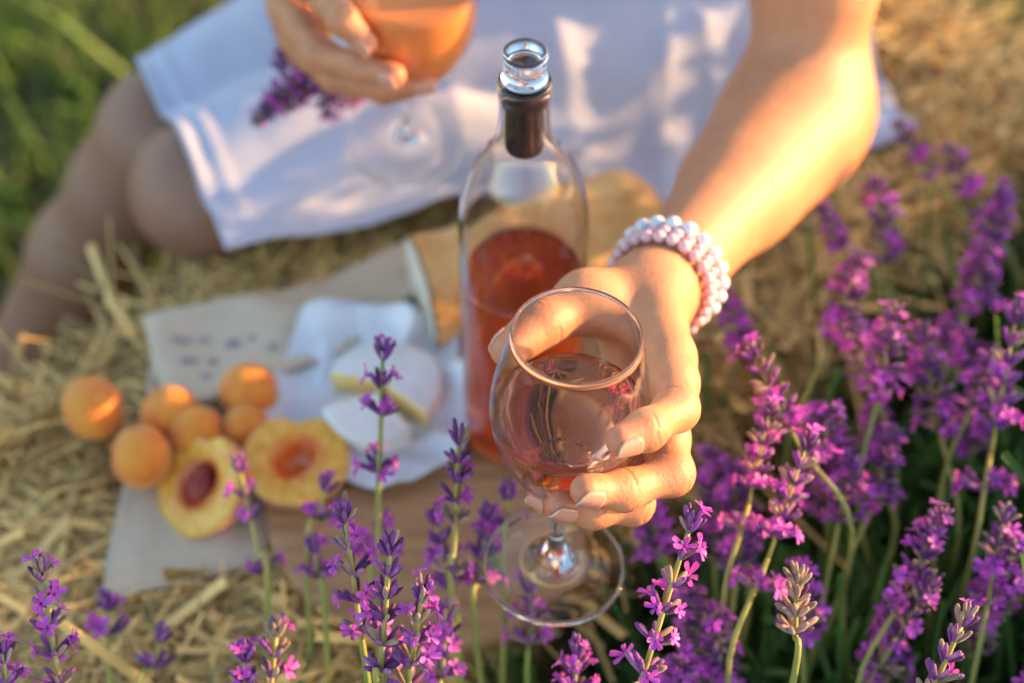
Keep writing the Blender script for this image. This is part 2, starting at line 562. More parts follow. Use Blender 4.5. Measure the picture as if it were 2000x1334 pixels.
def straw_on_bale():
    rs = np.random.RandomState(5)
    C_, D_, N_, Ln, Wd = [], [], [], [], []
    hx, hy, hz = HB
    def face(n, fn, nor, aligned):
        u = rs.rand(n) * 2 - 1; v = rs.rand(n) * 2 - 1
        c = fn(u, v)
        nn = np.tile(np.asarray(nor, float), (n, 1)) + rs.normal(size=(n, 3)) * .18
        nn /= np.linalg.norm(nn, axis=1)[:, None]
        d = rs.normal(size=(n, 3))
        d = d * np.asarray(aligned) + 0
        d -= nn * np.einsum('ij,ij->i', d, nn)[:, None]
        d /= np.linalg.norm(d, axis=1)[:, None] + 1e-9
        d += nn * (rs.normal(size=n) * .11 + .02)[:, None]
        d /= np.linalg.norm(d, axis=1)[:, None]
        C_.append(c); D_.append(d); N_.append(nn)
        Ln.append(np.exp(rs.normal(size=n) * .5) * .068); Wd.append(.0015 + rs.rand(n) ** 4 * .0056)
    one = lambda n: np.ones(n)
    face(18000, lambda u, v: np.stack([u * (hx - .01), v * (hy - .01), hz - .014 + .012 * rs.rand(len(u))], 1), (0, 0, 1), (1, .8, 1))
    face(5200, lambda u, v: np.stack([u * (hx - .01), -hy + .012 * rs.rand(len(u)), v * (hz - .02)], 1), (0, -1, 0), (1, 1, .45))
    face(1400, lambda u, v: np.stack([u * (hx - .01), hy - .012 * rs.rand(len(u)), v * (hz - .02)], 1), (0, 1, 0), (1, 1, .45))
    face(1700, lambda u, v: np.stack([hx - .012 * rs.rand(len(u)), u * (hy - .02), v * (hz - .02)], 1), (1, 0, 0), (1, 1, .4))
    # longer, coarser stalks on the half towards the round end
    k0 = len(Ln)
    face(2600, lambda u, v: np.stack([.12 + (u * .5 + .5) * (hx - .12), v * (hy - .01), hz - .006 + .010 * rs.rand(len(u))], 1), (0, 0, 1), (1, .35, 1))
    face(1500, lambda u, v: np.stack([(u * .5 + .5) * hx, -hy + .006 * rs.rand(len(u)), hz * (.1 + .85 * (v * .5 + .5))], 1), (0, -1, 0), (1, 1, .25))
    for q in (k0, k0 + 1):
        Ln[q] = np.minimum(Ln[q] * 1.5, .16); Wd[q] = .0028 + rs.rand(len(Wd[q])) * .0030
    # rounded edges: tufts along the top edges
    def edge(n, fn, nor): 
        face(n, fn, nor, (1, 1, .7))
    edge(1700, lambda u, v: np.stack([u * hx, -hy + .02 + .014 * v, hz - .02 - .014 * v], 1), (0, -.7, .7))
    edge(1700, lambda u, v: np.stack([u * hx, hy - .02 + .014 * v, hz - .02 - .014 * v], 1), (0, .7, .7))
    edge(800, lambda u, v: np.stack([hx - .02 + .014 * v, u * hy, hz - .02 - .014 * v], 1), (.7, 0, .7))
    c = np.concatenate(C_); d = np.concatenate(D_); n = np.concatenate(N_)
    ln = np.concatenate(Ln); wd = np.concatenate(Wd)
    bend = rs.normal(size=(len(c), 2)) * [.09, .06]
    V, F = ribbons(c, d, n, ln, wd, bend)
    R = np.stack([BL, BN, [0, 0, 1]], 1)
    Vw = V @ R.T + bale_pt((L0 + L1) / 2, W / 2, GROUND / 2)
    # flattened under the board, the paper, the fruit and the bread
    for poly in ([(190, 1185), (515, 1110), (600, 1185), (860, 1275), (1050, 1240), (1210, 820), (1310, 400), (900, 410), (265, 590)], [(110, 740), (250, 740), (250, 860), (110, 860)]):
        q = np.array([Z(x, y, 0)[:2] for x, y in poly]); inside = np.zeros(len(Vw), bool)
        for i in range(len(q)):
            a, b = q[i], q[(i + 1) % len(q)]
            c1 = (a[1] > Vw[:, 1]) != (b[1] > Vw[:, 1])
            xi = (b[0] - a[0]) * (Vw[:, 1] - a[1]) / (b[1] - a[1] + 1e-12) + a[0]
            inside ^= c1 & (Vw[:, 0] < xi)
        Vw[inside, 2] = np.minimum(Vw[inside, 2], .001 + .002 * (np.arange(inside.sum()) % 7) / 7)
    return Vw - bloc, F
V, F = straw_on_bale()
tag(link('straw', fast_mesh('straw', V, F, [M['straw']]), bale), kind='stuff')

# loose straw on the ground and grass behind
def ground_straw():
    rs = np.random.RandomState(9)
    n = 9000
    x = rs.rand(n) * 3.2 - .9; y = rs.rand(n) * 2.8 + .5
    keep = (x > .1) | (rs.rand(n) < .12)
    x, y = x[keep], y[keep]; n = len(x)
    c = np.stack([x, y, GROUND + .012 + .02 * rs.rand(n)], 1)
    d = rs.normal(size=(n, 3)) * [1, 1, .12]; d /= np.linalg.norm(d, axis=1)[:, None]
    nn = np.tile([0, 0, 1.0], (n, 1)) + rs.normal(size=(n, 3)) * .2
    V, F = ribbons(c, d, nn, np.exp(rs.normal(size=n) * .4) * .08, .003 + rs.rand(n) * .004, rs.normal(size=(n, 2)) * .06)
    return V, F
V, F = ground_straw()
tag(link('loose_straw', fast_mesh('loose_straw', V, F, [M['straw']])), 'loose pale straw scattered over the field behind the bale', 'straw', kind='stuff')

def grass():
    rs = np.random.RandomState(21)
    n = 30000
    x = -1.5 + rs.rand(n) * 3.6; y = .3 + rs.rand(n) * 3.0
    # patches: dense on the left, sparse on the right behind the bale
    dens = np.where(x < -.15 + .1 * vnoise(np.stack([x, y], 1), 2, 2.0), 1.0, .30)
    q = bale_local(np.stack([x, y, np.full(n, GROUND + .1)], 1))
    dens = np.where((np.abs(q[:, 0]) < HB[0]) & (np.abs(q[:, 1]) < HB[1]), 0, dens)
    k = rs.rand(n) < dens
    x, y = x[k], y[k]; n = len(x)
    h = (.05 + rs.rand(n) * .11) * (1 + .5 * vnoise(np.stack([x, y], 1), 4, 2.5))
    lean = rs.normal(size=(n, 2)) * .45
    w = .0022 + rs.rand(n) * .0028
    th = rs.rand(n) * 6.28
    sx, sy = np.cos(th) * w, np.sin(th) * w
    V = np.zeros((n, 7, 3))
    for i, t in enumerate((0, .4, .75)):
        cx = x + lean[:, 0] * h * t * t; cy_ = y + lean[:, 1] * h * t * t; cz = GROUND - .005 + h * t * (1 - .15 * t)
        ww = (1, .85, .55)[i]
        V[:, i * 2] = np.stack([cx - sx * ww, cy_ - sy * ww, cz], 1)
        V[:, i * 2 + 1] = np.stack([cx + sx * ww, cy_ + sy * ww, cz], 1)
    V[:, 6] = np.stack([x + lean[:, 0] * h, y + lean[:, 1] * h, GROUND + h * .82], 1)
    q = np.array([[0, 1, 3], [0, 3, 2], [2, 3, 5], [2, 5, 4], [4, 5, 6]])
    F = ((np.arange(n) * 7)[:, None, None] + q[None]).reshape(-1, 3)
    return V.reshape(-1, 3), F
V, F = grass()
tag(link('grass', fast_mesh('grass', V, F, [M['grass']])), 'soft green grass growing beside and behind the bale', 'grass', kind='stuff')

# ================================================================== GLASS: two wine glasses and the bottle
BOWL = np.array([(.36, 6.3), (.45, 6.8), (.85, 7.25), (1.6, 7.95), (2.7, 9.45), (3.5, 11.2), (3.92, 12.9), (4.0, 13.9), (3.9, 15.2), (3.58, 17.0), (3.15, 19.05)]) / 100
def bowl_r(h):
    c = spline(BOWL, 160)
    return np.interp(h, c[:, 1], c[:, 0])
def glass_meshes():
    outer = spline(BOWL, 60)
    foot = [(0, .0034), (.012, .0030), (.030, .0008), (.0376, 0), (.0389, .0006), (.0396, .0020), (.0391, .0035), (.0377, .0041),
            (.0362, .0036), (.028, .0046), (.020, .0060), (.0145, .0074), (.0122, .0096), (.0110, .0124), (.0092, .0156), (.0068, .0190), (.0048, .0230), (.0040, .028), (.0036, .035), (.0035, .050)]
    rimr = outer[-1][0]
    rim = [(rimr + .0002, .1908), (rimr + .0001, .1915), (rimr - .0002, .1917), (rimr - .0008, .1917), (rimr - .0012, .1914), (rimr - .0013, .1908)]
    zin = np.linspace(.1900, .0785, 60)
    inner = [(max(bowl_r(z - .0010) - .0011, .002), z) for z in zin] + [(.006, .0750), (.003, .0736), (0.0001, .0732)]
    prof = np.array(foot + [tuple(q) for q in outer] + rim + inner)
    prof[0] = (.0001, .0034)
    v, f = lathe(prof, 96)
    g = Geo(); g.add(v, f)
    zf = np.array([v[list(q)][:, 2].mean() for q in f]); g.m = [1 if 0.078 < z < .1885 else 0 for z in zf]
    return g.mesh('wine_glass', [M['glass'], M['thin_glass']])
def wine_mesh(level, tilt_axis_local):
    """wine body; its free surface is horizontal in the world: tilt_axis_local is world up in glass axes"""
    prof = [(.0001, .0728), (.003, .0731), (.006, .0744)] + [(bowl_r(z - .0010) - .0008, z) for z in np.linspace(.0785, min(level + .02, .1895), 40)]
    prof = np.array(prof); n = 96
    v, f = lathe(prof, n)
    up = np.asarray(tilt_axis_local, float)
    # cut by the plane up.(p - c) = 0: slide each meridian's upper points down to the plane
    c = np.array([0, 0, level])
    k = len(prof); v = v.reshape(k, n, 3)
    for j in range(n):
        hgt = (v[:, j] - c) @ up
        i = int(np.argmax(hgt > 0))
        a, b = v[i - 1, j], v[i, j]
        t = (0 - hgt[i - 1]) / (hgt[i] - hgt[i - 1])
        cut = a + t * (b - a)
        men = cut.copy(); rr = np.linalg.norm(cut[:2])
        for q in range(i, k):           # the free surface, with a small meniscus at the wall
            s_ = (q - i) / max(k - 1 - i, 1)
            fac = 1 - s_
            pt = cut.copy(); pt[:2] *= fac
            pt[2] = c[2] - (up[0] * pt[0] + up[1] * pt[1]) / up[2] - .0009 * (1 - math.exp(-(1 - fac) * rr / .0012))
            v[q, j] = pt
    g = Geo(); g.add(v.reshape(-1, 3), f)
    return g
glass_me = glass_meshes()
def place_glass(foot, axis, level, label, wine_mat, spin=0.0):
    A = frame(axis)
    o = link('wine_glass', glass_me, mtx=MX(at(A, foot)))
    up_local = A[:3, :3].T @ np.array([0, 0, 1.0])
    wine_mesh(level, up_local).build('wine', wine_mat, o)
    tag(o, label, 'wine glass', 'wine glasses held by the seated person')
    return o
G1F = P(1081, 1110, .948); G1R = P(1127, 655, .8076); G1A = nrm(G1R - G1F)
place_glass(G1F, G1A, .1335, 'sharp clear wine glass half full of pale rose wine, held out toward the camera', M['wine'])
G2F = P(793, 277, 1.17); G2A = nrm((.085, -.205, .978))
place_glass(G2F, G2A, .1600, 'blurred wine glass of bright orange rose wine held above the white dress', M['wine_orange'])

def bottle():
    base = Z(1019, 862, .019); base = np.array([.0067, .683, .0195])
    root = empty('wine_bottle', base)
    tag(root, 'clear glass bottle half full of rose wine with a glass stopper, on the board', 'bottle')
    out = spline([(.0360, .004), (.0378, .010), (.0380, .04), (.0380, .16), (.0378, .190), (.0360, .212), (.0310, .230), (.0230, .246), (.0168, .258), (.0143, .272), (.0140, .288)], 60)
    out = np.vstack([[(.0001, .012), (.012, .009), (.022, .0035), (.030, .0008), (.0335, .0004)], out, [(.0140, .290), (.0146, .2905), (.0147, .2985), (.0142, .3005), (.0132, .3008)]])
    # inner wall
    zz = np.linspace(.2995, .011, 70)
    oc = out[5:]
    inn = []
    for z in zz:
        r = np.interp(z, oc[:60, 1], oc[:60, 0]) if z < .2885 else .0140
        inn.append((min(r, 0.0140 if z > .288 else 1) - .0022, z))
    inn += [(.030, .0085), (.022, .0095), (.012, .0145), (.0001, .0172)]
    v, f = lathe(np.vstack([out, inn]), 80)
    g = Geo(); g.add(v, f); zf = np.array([v[list(q)][:, 2].mean() for q in f]); g.m = [1 if .02 < z < .152 else 0 for z in zf]; g.build('glass_body', [M['glass'], M['thin_glass']], root)
    lvl = .150
    wp = [(.0001, .0170), (.012, .0142), (.022, .0092), (.030, .0082)] + [(np.interp(z, oc[:60, 1], oc[:60, 0]) - .0017, z) for z in np.linspace(.012, lvl, 30)]
    wp += [(.0355, lvl - .0006), (.034, lvl - .0009), (.02, lvl - .0009), (.0001, lvl - .0009)]
    v, f = lathe(wp, 80)
    g = Geo(); g.add(v, f); g.build('wine', M['wine_dark'], root)
    st = empty('stopper', (0, 0, 0)); st.parent = root
    v, f = lathe([(.0001, .2520), (.0085, .2520), (.0098, .2535), (.0104, .2565), (.0104, .3005), (.0098, .3012), (.0001, .3012)], 48)
    g = Geo(); g.add(v, f); g.build('sleeve', M['cork_sleeve'], st)
    v, f = lathe([(.0001, .3014), (.0115, .3014), (.0122, .3020), (.0123, .3034), (.0119, .3050), (.0114, .3075), (.0114, .3110), (.0118, .3150), (.0122, .3175), (.0121, .3190), (.0112, .3197), (.0098, .3192), (.0080, .3180), (.005, .3172), (.0001, .3170)], 48)
    g = Geo(); g.add(v, f); g.build('glass_head', M['glass'], st)
    return root
bottle()

# ================================================================== FOOD
def sheet_from_outline(pts, z, thick, name, m, parent=None, wave=.002, seed=1, rings=10, centre=None, lift=None):
    """paper-like sheet from a closed outline of world xy points; rings towards its centre; both faces and an edge"""
    pts = np.asarray(pts, float)[:, :2]
    k = len(pts)
    dense = []
    for i in range(k):
        a, b = pts[i], pts[(i + 1) % k]
        m_ = max(2, int(np.linalg.norm(b - a) / .007))
        for q in range(m_): dense.append(a + (b - a) * q / m_)
    dense = np.array(dense); n = len(dense)
    c = pts.mean(0) if centre is None else np.asarray(centre)[:2]
    V = []
    for i in range(rings + 1):
        s = 1 - i / rings
        xy = c + (dense - c) * max(s, .001)
        zz = z + wave * vnoise(xy, seed, 9.0) + wave * .5 * vnoise(xy, seed + 1, 24.0)
        if lift is not None: zz = zz + lift(xy, s)
        V.append(np.column_stack([xy, zz]))
    top = np.concatenate(V); bot = top - [0, 0, thick]
    g = Geo(); F = []
    m_ = len(top)
    for i in range(rings):
        for j in range(n):
            q = (i * n + j, i * n + (j + 1) % n, (i + 1) * n + (j + 1) % n, (i + 1) * n + j)
            F.append(q); F.append(tuple(m_ + w for w in q[::-1]))
    for j in range(n):
        F.append((j, m_ + j, m_ + (j + 1) % n, (j + 1) % n))
    o_ = np.array([c[0], c[1], z])
    g.add(np.concatenate([top, bot]) - (o_ if parent is None else 0), F)
    ob = g.build(name, m, parent, loc=(o_ if parent is None else None))
    return ob

# wooden board
bpts = [Z(x, y, .019) for x, y in [(515, 965), (530, 1060), (600, 1165), (720, 1225), (860, 1256), (985, 1238), (1080, 1150), (1160, 1000), (1190, 820), (1160, 660), (1060, 580), (900, 590), (740, 700), (590, 840)]]
bp = spline(np.vstack([bpts, bpts[:1]]), 70)[:-1]
bc = bp.mean(0)
g = Geo(); n = len(bp); rings = []
for s_, z in [(.0, .019), (.5, .0192), (.93, .019), (.985, .0185), (1.0, .016), (1.0, .006), (.985, .003), (.0, .003)]:
    q = bc + (bp - bc) * max(s_, .001); q[:, 2] = z; rings.append(q - [bc[0], bc[1], 0])
F = [(i * n + j, i * n + (j + 1) % n, (i + 1) * n + (j + 1) % n, (i + 1) * n + j) for i in range(len(rings) - 1) for j in range(n)]
g.add(np.concatenate(rings), F)
tag(g.build('serving_board', M['wood'], loc=(bc[0], bc[1], 0)), 'brown wooden serving board beneath the bottle and the cheese', 'serving board')

# kraft paper bag: lower sheet, lifted flap, faint print
bag = empty('paper_bag', Z(420, 850, .004))
tag(bag, 'grey kraft paper bread bag with faint purple print spread on the straw', 'paper bag')
bloc2 = np.array(bag.location)
lo_pts = [Z(x, y, .006) for x, y in [(300, 640), (560, 600), (640, 700), (570, 900), (535, 1000), (528, 1050), (512, 1098), (430, 1118), (300, 1150), (198, 1172), (206, 1090), (240, 950), (285, 790)]]
sheet_from_outline(np.array(lo_pts) - bloc2, .006 - bloc2[2], .0008, 'sheet', M['kraft'], bag, wave=.003, seed=4)
fl_pts = np.array([Z(x, y, .03) for x, y in [(272, 598), (330, 578), (440, 560), (560, 538), (680, 498), (800, 452), (905, 415), (930, 520), (800, 560), (740, 640), (660, 690), (545, 733), (440, 768), (335, 797), (300, 720)]])
fe = Z(440, 775, .03)[:2]; fd = nrm((Z(545, 733, .03) - Z(335, 797, .03))[:2]); fn_ = np.array([-fd[1], fd[0]])
flap = sheet_from_outline(fl_pts - bloc2, .016 - bloc2[2], .0008, 'flap', M['kraft'], bag, wave=.0035, seed=9,
    lift=lambda xy, s: .016 * np.exp(-np.maximum((xy + bloc2[:2] - fe) @ fn_, 0) / .05))
g = Geo()
rs = random.Random(3)
for (x, y, w, h) in [(350, 645, 34, 10), (395, 642, 22, 9), (452, 655, 26, 14), (490, 648, 14, 8), (530, 668, 18, 12), (365, 690, 30, 14), (412, 690, 18, 14), (400, 722, 22, 10)]:
    for k in range(3):
        xx = x + (k - 1) * w * .36; ww = w * .14
        p4 = np.array([Z(xx + sx * ww, y + sy * h * .5, .03) for sx, sy in ((-1, -1), (1, -1), (1, 1), (-1, 1))]) - bloc2
        p4[:, 2] = .016 - bloc2[2] + .0035 * vnoise(p4[:, :2], 9, 9.0) + .00175 * vnoise(p4[:, :2], 10, 24.0) + .016 * np.exp(-np.maximum((p4[:, :2] + bloc2[:2] - fe) @ fn_, 0) / .05) + .0009
        g.add(p4, [(0, 3, 2, 1)])
printed = g.build('printed_mark', M['print'], bag)

# bread
def bread():
    a = Z(826, 580, .040); b = Z(1288, 412, .040)
    ax_ = nrm(b - a); Ln = np.linalg.norm(b - a)
    root = empty('bread_loaf', a - [0, 0, .036])
    tag(root, 'golden crusty bread loaf with a pale cut end behind the bottle', 'bread')
    side = nrm(np.cross((0, 0, 1), ax_)); up = np.cross(ax_, side)
    n, k = 40, 34
    g = Geo(); V = []
    tilt = .25
    for i in range(k):
        s = i / (k - 1)
        r = .0415 * (1 - max(0, (s - .8) / .2) ** 2.6) ** .5 if s < .999 else .002
        for j in range(n):
            th = 2 * math.pi * j / n
            rr = r * (1 + .05 * math.sin(s * 21 + 2 * math.sin(th)) * max(math.sin(th), 0) + .02 * math.sin(3 * th + s * 9))
            c_, s2 = math.cos(th), math.sin(th)
            V.append(ax_ * (s * Ln + tilt * .03 * c_ * (1 - s)) + side * rr * c_ + up * (rr * s2 * (.92 if s2 > 0 else .8)) + np.array([0, 0, .036]))
    F = [(i * n + j, (i + 1) * n + j, (i + 1) * n + (j + 1) % n, i * n + (j + 1) % n) for i in range(k - 1) for j in range(n)]
    F.append(tuple((k - 1) * n + j for j in range(n))[::-1])
    V = np.array(V)
    g.add(V, F); g.build('crust', M['crust'], root)
    ring = V[:n]; c = ring.mean(0)
    g = Geo(); W_ = []
    rr = np.random.RandomState(2)
    for i in range(7):
        s = 1 - i / 6.5
        W_.append(c + (ring - c) * (s * .985) - ax_ * (.0012 + .0012 * rr.rand(n, 1)))
    F = [(i * n + j, i * n + (j + 1) % n, (i + 1) * n + (j + 1) % n, (i + 1) * n + j) for i in range(6) for j in range(n)]
    F.append(tuple(6 * n + j for j in range(n)))
    g.add(np.concatenate(W_), F); g.build('crumb', M['crumb'], root)
bread()

# cheese in its white wrapper
wc = Z(735, 790, .022)
wp = np.array([Z(735 + (x - 735) * 1.04, 790 + (y - 790) * 1.06, .024) for x, y in [(592, 650), (606, 640), (700, 628), (712, 640), (802, 650), (815, 668), (846, 646), (880, 636), (890, 690), (892, 738), (908, 752), (904, 800), (916, 850), (896, 884), (868, 908), (800, 936), (738, 952), (660, 930), (575, 890), (512, 832), (540, 760)]])
wrapper = sheet_from_outline(wp, .0262, .0006, 'cheese_wrapper', M['wax'], None, wave=.0025, seed=14, rings=26, centre=wc,
    lift=lambda xy, s: .032 * max(s - .55, 0) ** 1.3 * (1.4 + vnoise(xy, 33, 12.0)) * np.clip(((xy - wc[:2]) @ np.array([.45, .9])) / .05 + .35, .04, 1) + min(1, s * 1.6) * (.0045 * (1 - 2 * np.abs(vnoise(xy, 51, 11.0))) + .0025 * (1 - 2 * np.abs(vnoise(xy, 52, 23.0)))) )
tag(wrapper, 'crumpled white cheese wrapper spread open on the wooden board', 'wrapper')
cc = Z(752, 786, .0275)
def cheese(name, a0, a1, off, label):
    a0, a1 = math.radians(a0), math.radians(a1)
    root = empty(name, cc + np.array([off[0], off[1], .0]))
    tag(root, label, 'cheese')
    R_, H_ = .0375, .018
    n = max(4, int((a1 - a0) / .09))
    prof = [(.0008, 0), (R_ - .002, 0), (R_ - .0006, .0008), (R_, .003), (R_, H_ - .003), (R_ - .0006, H_ - .0008), (R_ - .0025, H_), (R_ * .5, H_ + .0006), (.0008, H_ + .0004)]
    V, F = [], []
    for i in range(n + 1):
        th = a0 + (a1 - a0) * i / n
        for r, z in prof:
            r = r * (1 + .012 * math.sin(3 * th))
            V.append((r * math.cos(th), r * math.sin(th), z))
    k = len(prof)
    for i in range(n):
        for j in range(k - 1):
            F.append((i * k + j, (i + 1) * k + j, (i + 1) * k + j + 1, i * k + j + 1))
    g = Geo(); g.add(V, F); g.build('rind', M['rind'], root)
    g = Geo()
    for i, sg in ((0, 1), (n, -1)):
        th = a0 if i == 0 else a1
        nn = np.array([math.sin(th), -math.cos(th), 0]) * sg
        ring = np.array(V[i * k:(i + 1) * k]); mid = ring.mean(0) + nn * .0012
        ring2 = mid + (ring - mid) * .93 + nn * .0012
        fs = [(j, (j + 1) % k, k + (j + 1) % k, k + j) for j in range(k)] + [(k + j, k + (j + 1) % k, 2 * k) for j in range(k)]
        if sg < 0: fs = [q[::-1] for q in fs]
        g.add(np.vstack([ring, ring2, mid]), fs)
    g.build('paste', M['paste'], root)
cheese('round_cheese', -40, 165, (.001, .002), 'larger piece of the cut round white cheese, showing a yellow cut face')
cheese('cheese_wedge', 200, 308, (-.004, -.006), 'smaller wedge of the white cheese lying in front of the larger piece')

# apricots and peach halves
def apricot_mesh(seed):
    g = Geo(); v, f = ellipsoid(1, 1, .94, 28, 18)
    th = np.arctan2(v[:, 1], v[:, 0]); ph = np.arccos(np.clip(v[:, 2] / .94, -1, 1))
    groove = np.exp(-(th / .14) ** 2) * np.sin(ph) * .11
    dim = .14 * np.exp(-(ph / .28) ** 2)
    v = v * (1 - groove - dim)[:, None] * (1 + .025 * vnoise(v, seed, .5))[:, None]
    g.add(v, f)
    return g.mesh('apricot', [M['apricot']])
ap_me = [apricot_mesh(k) for k in range(3)]
aps = [(182, 797, .0212, 'whole orange apricot lying alone on the straw left of the paper bag', (1.12, .95, .95), .006),
       (330, 806, .0190, 'whole apricot at the edge of the paper flap, behind the other fruit', (1, 1, 1), .010),
       (277, 892, .0205, 'whole apricot nearest the open end of the bag, beside the cut peach with red pit', (.95, 1, 1.1), .010),
       (385, 846, .0180, 'apricot tucked behind the peach half with the red pit', (1, 1, 1), .010),
       (487, 766, .0200, 'apricot beside the white cheese wrapper, under the paper flap edge', (1, 1, 1), .010),
       (482, 838, .0165, 'small apricot between the two peach halves and the cheese wrapper', (1, 1, 1), .010)]
for i, (x, y, r_, lab, sc, zb) in enumerate(aps):
    p = Z(x, y, zb + r_)
    o = link('apricot', ap_me[i % 3], mtx=Matrix.Translation(p) @ Matrix.Rotation(rnd.uniform(0, 6.28), 4, 'Z') @ Matrix.Rotation(rnd.uniform(.3, 1.2), 4, 'X') @ Matrix.Diagonal((r_ * sc[0], r_ * sc[1], r_ * sc[2], 1)))
    tag(o, lab, 'apricot', 'whole apricots')
def peach(px, py, zc, nor, r_, roll, label, pit_in, red):
    c = Z(px, py, zc); A = at(frame(nor, (0, 1, .2)) @ np.array(Matrix.Rotation(roll, 4, 'Z')), c)
    root = empty('peach_half', mtx=MX(A)); tag(root, label, 'peach half')
    n, k = 48, 12
    out = lambda th: r_ * (1 - .20 * np.exp(-((th - math.pi / 2) / .26) ** 2) + .03 * np.cos(2 * th))
    V = []; th = np.arange(n) * 2 * math.pi / n
    for i in range(k):
        ph = math.pi / 2 * i / (k - 1)
        rr = out(th) * math.cos(ph) if i < k - 1 else out(th) * .01
        V.append(np.column_stack([rr * np.cos(th), rr * np.sin(th), np.full(n, -r_ * .92 * math.sin(ph))]))
    F = [(i * n + j, (i + 1) * n + j, (i + 1) * n + (j + 1) % n, i * n + (j + 1) % n) for i in range(k - 1) for j in range(n)]
    g = Geo(); g.add(np.concatenate(V), F); g.build('skin', M['peach_skin'], root)
    # cut face with the stone hollow
    V = []; T = []
    prof = [(1.0, 0), (.97, .0009), (.85, .0012), (.6, .0010), (.42, .0004), (.36, -.0015), (.30, -.006), (.18, -.010), (.001, -.011)]
    flesh = np.array((.93, .56, .10)); core = np.array(red)
    for s_, z in prof:
        rr = out(th) * s_ if s_ > .5 else r_ * s_ * (1 + .18 * np.cos(2 * th + 1.57) * (-1))
        V.append(np.column_stack([rr * np.cos(th), rr * np.sin(th), np.full(n, z)]))
        w = np.clip((.62 - s_) / .24, 0, 1)
        T.append(np.tile(flesh * (1 - w) + core * w, (n, 1)))
    F = [(i * n + j, i * n + (j + 1) % n, (i + 1) * n + (j + 1) % n, (i + 1) * n + j) for i in range(len(prof) - 1) for j in range(n)]
    g = Geo(); g.add(np.concatenate(V), F); me = g.mesh('flesh', [M['peach_flesh']])
    ca = me.color_attributes.new('tint', 'FLOAT_COLOR', 'POINT')
    T = np.concatenate(T); ca.data.foreach_set('color', np.column_stack([T, np.ones(len(T))]).astype(np.float32).ravel())
    link('flesh', me, root)
    if pit_in:
        v, f = ellipsoid(r_ * .25, r_ * .36, r_ * .24, 22, 14)
        v = v * (1 + .07 * vnoise(v, 8, 160.0))[:, None]
        g = Geo(); g.add(v, f); g.build('pit', M['pit'], root, loc=(0, 0, -.002))
peach(388, 945, .026, (-.56, -.36, .74), .0355, -.35, 'peach half with a dark red pit, cut side tilted up, on the paper bag', True, (.62, .10, .05))
peach(577, 896, .036, (.02, -.16, .98), .0335, .0, 'peach half with an orange hollow in front of the white cheese wrapper', False, (.80, .20, .03))

# ================================================================== THE PERSON
person = empty('person', (.13, 1.12, 0))
ploc = np.array(person.location)
tag(person, 'person in a white dress sitting on the straw bale, offering a glass of rose wine', 'person')

def glass_gap(q, foot, axis):
    v = q - foot; h = v @ axis; rad = np.linalg.norm(v - h * axis)
    R = bowl_r(h) if h > .063 else .004
    dr = (bowl_r(h + .002) - bowl_r(h - .002)) / .004 if .066 < h < .188 else 0
    return (rad - R) / math.sqrt(1 + dr * dr)
def on_bowl(x, y, r_, foot, axis, t0, t1, first=True):
    """depth along the sight line where a finger of radius r_ just touches the bowl"""
    ts = np.arange(t0, t1, .0005)
    gaps = np.array([glass_gap(P(x, y, t), foot, axis) - r_ for t in ts])
    ix = np.where(np.diff(np.sign(gaps)) != 0)[0]
    return ts[ix[0] if first else ix[-1]]

# ---- left arm and hand (joint centres)
LW = P(1260, 594, .938)
LE = P(1572, 212, 1.115)
LS = np.array([.19, .95, .43])
fax = nrm(LE - LW)
t_i = on_bowl(1212, 860, .0072, G1F, G1A, .76, .87)
t_i2 = on_bowl(1258, 840, .0084, G1F, G1A, .76, .87)
t_m = on_bowl(1140, 957, .0074, G1F, G1A, .78, .88)
t_r = on_bowl(1092, 984, .0070, G1F, G1A, .78, .88)
FING = {
    'index': ([P(1306, 700, .872), P(1321, 799, .838), P(1262, 840, t_i2 + .003), P(1212, 860, t_i)], [.0122, .0097, .0085, .0069]),
    'middle': ([P(1282, 785, .884), P(1312, 925, .850), P(1218, 958, .834), P(1143, 957, t_m)], [.0118, .0097, .0087, .0071]),
    'ring': ([P(1250, 862, .896), P(1236, 984, .862), P(1158, 995, .850), P(1094, 985, t_r + .004)], [.0108, .0092, .0082, .0067]),
    'pinky': ([P(1205, 905, .915), P(1180, 985, .893), P(1105, 988, .884), P(1054, 968, .888)], [.0100, .0084, .0074, .0060]),
}
THUMB = ([P(1222, 606, .928), P(1146, 590, .908), P(1058, 634, .888), P(993, 684, on_bowl(993, 684, .0092, G1F, G1A, .80, .95, False))], [0.0180, .0140, .0118, .0090])
across = FING['pinky'][0][0] - FING['index'][0][0]
across = nrm(across - fax * (across @ fax))
pal = nrm(np.cross(fax, across))
gmid = G1F + G1A * .12
if (gmid - LW) @ pal < 0: pal = -pal
def f_finger(p, pts, rs):
    mid = pts[0] * .5 + pts[1] * .5
    d = chain(p, [pts[0], mid, pts[1], pts[2], pts[3]], [rs[0], (rs[0] + rs[1]) * .5 + .0010, rs[1], rs[2], rs[3]], .009)
    for q, r_ in ((1, rs[1] * 1.0), (2, rs[2] * 1.0)):
        d = smin(d, rc(p, pts[q], pts[q] + .0001, r_, r_), .004)
    a = nrm(pts[3] - pts[2])      # soft finger pad
    return smin(d, rc(p, pts[3] - a * .006, pts[3] - a * .001, rs[3] * 1.05, rs[3]), .003)
